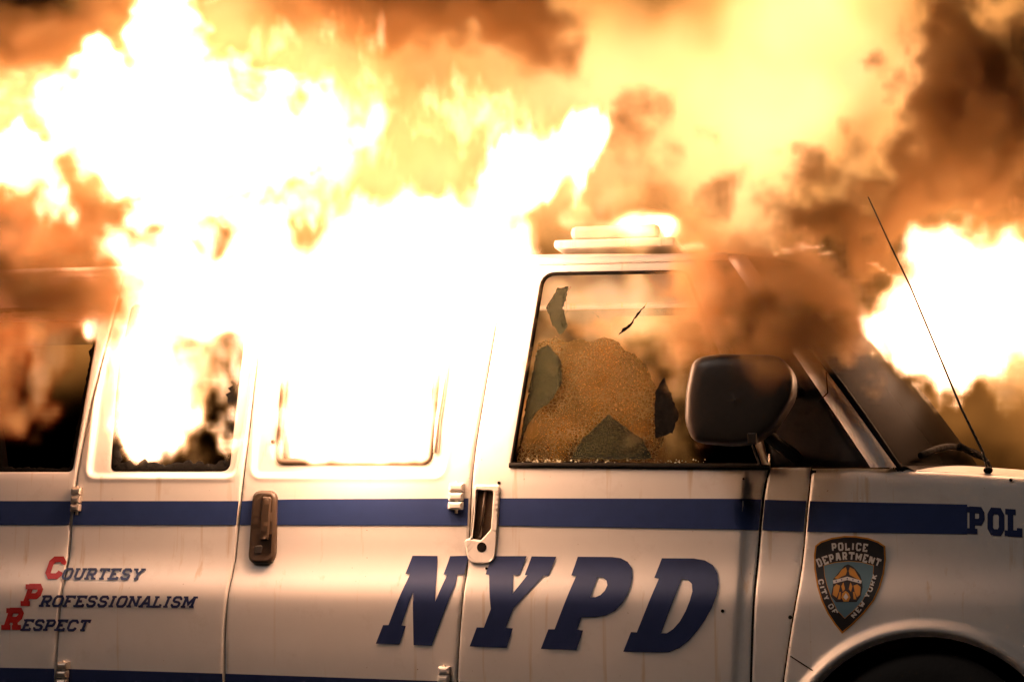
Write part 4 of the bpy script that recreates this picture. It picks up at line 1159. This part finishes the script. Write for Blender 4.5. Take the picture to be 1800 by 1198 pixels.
redf = gas('fire', [
  ([(98, 620, .25, 48, 125, .14, .95), (60, 560, .4, 80, 80, .2, .75), (50, 730, .4, 80, 40, .12, .6), (10, 620, .5, 90, 150, .25, .55)],
    5, dict(warp=(.08, .06), erode=.5, ridge=.5, stretch=UPW, cut=SILL)),
  ([(20, 440, -.28, 200, 110, .30, .70), (40, 545, -.28, 180, 70, .22, .42), (165, 510, -.25, 80, 120, .22, .55), (-40, 430, -.25, 180, 130, .3, .70), (10, 350, -.02, 140, 90, .25, .75), (160, 380, .0, 130, 80, .22, .78), (130, 300, .2, 80, 90, .2, .8), (-60, 520, -.05, 120, 90, .2, .7), (110, 540, -.08, 80, 60, .12, .55)],
    17, dict(warp=(.09, .06), erode=.30))], FR, dx=.022, thr=.2)
tag(redf, 'dull red and orange fire in the rear side window and above it', 'fire', kind='stuff')
cabin = gas('fire', [
  ([(1060, 530, .42, 190, 75, .22, .85), (1150, 540, .40, 100, 70, .18, .6), (1040, 650, .45, 190, 120, .2, .46), (1020, 760, .45, 190, 70, .2, .40), (1160, 690, .42, 90, 110, .18, .40), (960, 660, .42, 80, 160, .15, .40)], 15, dict(warp=(.10, .06), wscale=(.4, .13), erode=.4, escale=.2))], FG, dx=.022, thr=.2)
tag(cabin, 'orange fire glow filling the cab behind the broken door glass', 'fire', kind='stuff')
front = gas('fire', [
  ([(1790, 500, .8, 230, 205, .45, .84), (1685, 545, .7, 150, 140, .34, .76), (1740, 640, .7, 170, 70, .28, .78, -12), (1620, 555, .6, 120, 75, .22, .78, -40), (1860, 570, .8, 190, 210, .45, .8), (1650, 470, .7, 95, 100, .25, .78), (1620, 580, .6, 115, 70, .22, .8, -35), (1700, 655, .65, 100, 55, .22, .8), (1940, 690, .8, 150, 150, .4, .85)],
    6, dict(warp=(.10, .08), wscale=(.45, .14), erode=.5, ridge=.6, escale=.22, soft=1.05, stretch=(.8, 1, 1.2))),
  ([(1130, 398, .6, 90, 44, .3, .88), (1020, 390, .7, 65, 50, .2, .5), (1220, 425, .5, 60, 14, .2, .6), (1400, 440, .7, 90, 10, .12, .8, -10), (1540, 475, .8, 60, 9, .10, .75, -22), (1150, 440, .5, 200, 60, .15, .2), (1090, 405, .22, 150, 55, .18, .46), (1140, 395, .35, 90, 50, .16, .5)],
    7, dict(warp=(.03, .03), erode=.4, ridge=.3))], FM, dx=.02, thr=.3)
tag(front, 'white flames sweeping over the windscreen and along the front roof edge', 'fire', kind='stuff')
smk = gas('smoke', [
  ([(1330, 540, .02, 210, 105, .24, .97), (1235, 610, .0, 90, 110, .16, .9), (1175, 720, .03, 45, 80, .08, .5), (1440, 520, .1, 140, 105, .26, .95), (1250, 490, .05, 90, 75, .2, .8), (1400, 615, .05, 140, 60, .18, .9), (1520, 560, .1, 80, 85, .2, .8), (1290, 455, .05, 120, 60, .22, .85), (1400, 470, .1, 120, 55, .2, .85), (1220, 540, -.08, 70, 90, .14, .7), (1030, 720, .28, 180, 110, .12, .75), (1120, 640, .26, 110, 120, .12, .7)],
    11, dict(warp=(.12, .10), wscale=(.40, .13), erode=.7, escale=.22, ebeta=2.0))], SM, dx=.02, thr=.15)
tag(smk, 'thick brown smoke rolling over the cab door, mirror and windscreen', 'smoke', kind='stuff')
smk3 = gas('smoke', [
  ([(1450, 370, .6, 150, 80, .3, .95), (1560, 420, .6, 110, 65, .25, .9), (1640, 230, .8, 120, 170, .3, .9), (1750, 180, .8, 130, 240, .3, .95), (1700, 340, .8, 140, 70, .3, .9), (1600, 340, .7, 90, 60, .2, .8), (1790, 60, .8, 120, 120, .3, .8)],
    12, dict(warp=(.16, .14), wscale=(.42, .13), erode=.85, escale=.22, ebeta=2.0)),
  ([(1140, 280, .9, 75, 150, .2, .35), (1312, 310, .7, 48, 90, .15, .75), (1130, 165, .9, 65, 30, .15, .35), (1110, 230, .9, 50, 90, .12, .3)],
    13, dict(warp=(.12, .08), wscale=(.4, .14), erode=.5))], SD, dx=.022, thr=.2)
tag(smk3, 'dark mottled brown smoke drifting up above the windscreen and aerial', 'smoke', kind='stuff')
smk2 = gas('smoke', [
  ([(760, 0, 1.0, 310, 85, .3, .9), (960, 35, 1.0, 150, 85, .3, .85), (80, 35, .9, 190, 75, .3, .85), (195, 465, -.38, 60, 90, .16, .92), (40, 520, -.50, 200, 85, .18, .95), (150, 560, -.45, 75, 70, .14, .8), (20, 420, -.45, 160, 70, .15, .6), (1350, 600, -.12, 170, 62, .18, .9), (1270, 560, -.08, 80, 60, .12, .6), (1390, 640, -.36, 110, 50, .10, .6), (1470, 600, -.02, 90, 60, .15, .7), (-20, 640, .05, 60, 150, .1, .6), (-200, 420, .1, 200, 150, .25, .6)],
    14, dict(warp=(.14, .08), erode=.5))], SD, dx=.03, thr=.15)
tag(smk2, 'thin brown smoke hanging about the rear of the roof', 'smoke', kind='stuff')
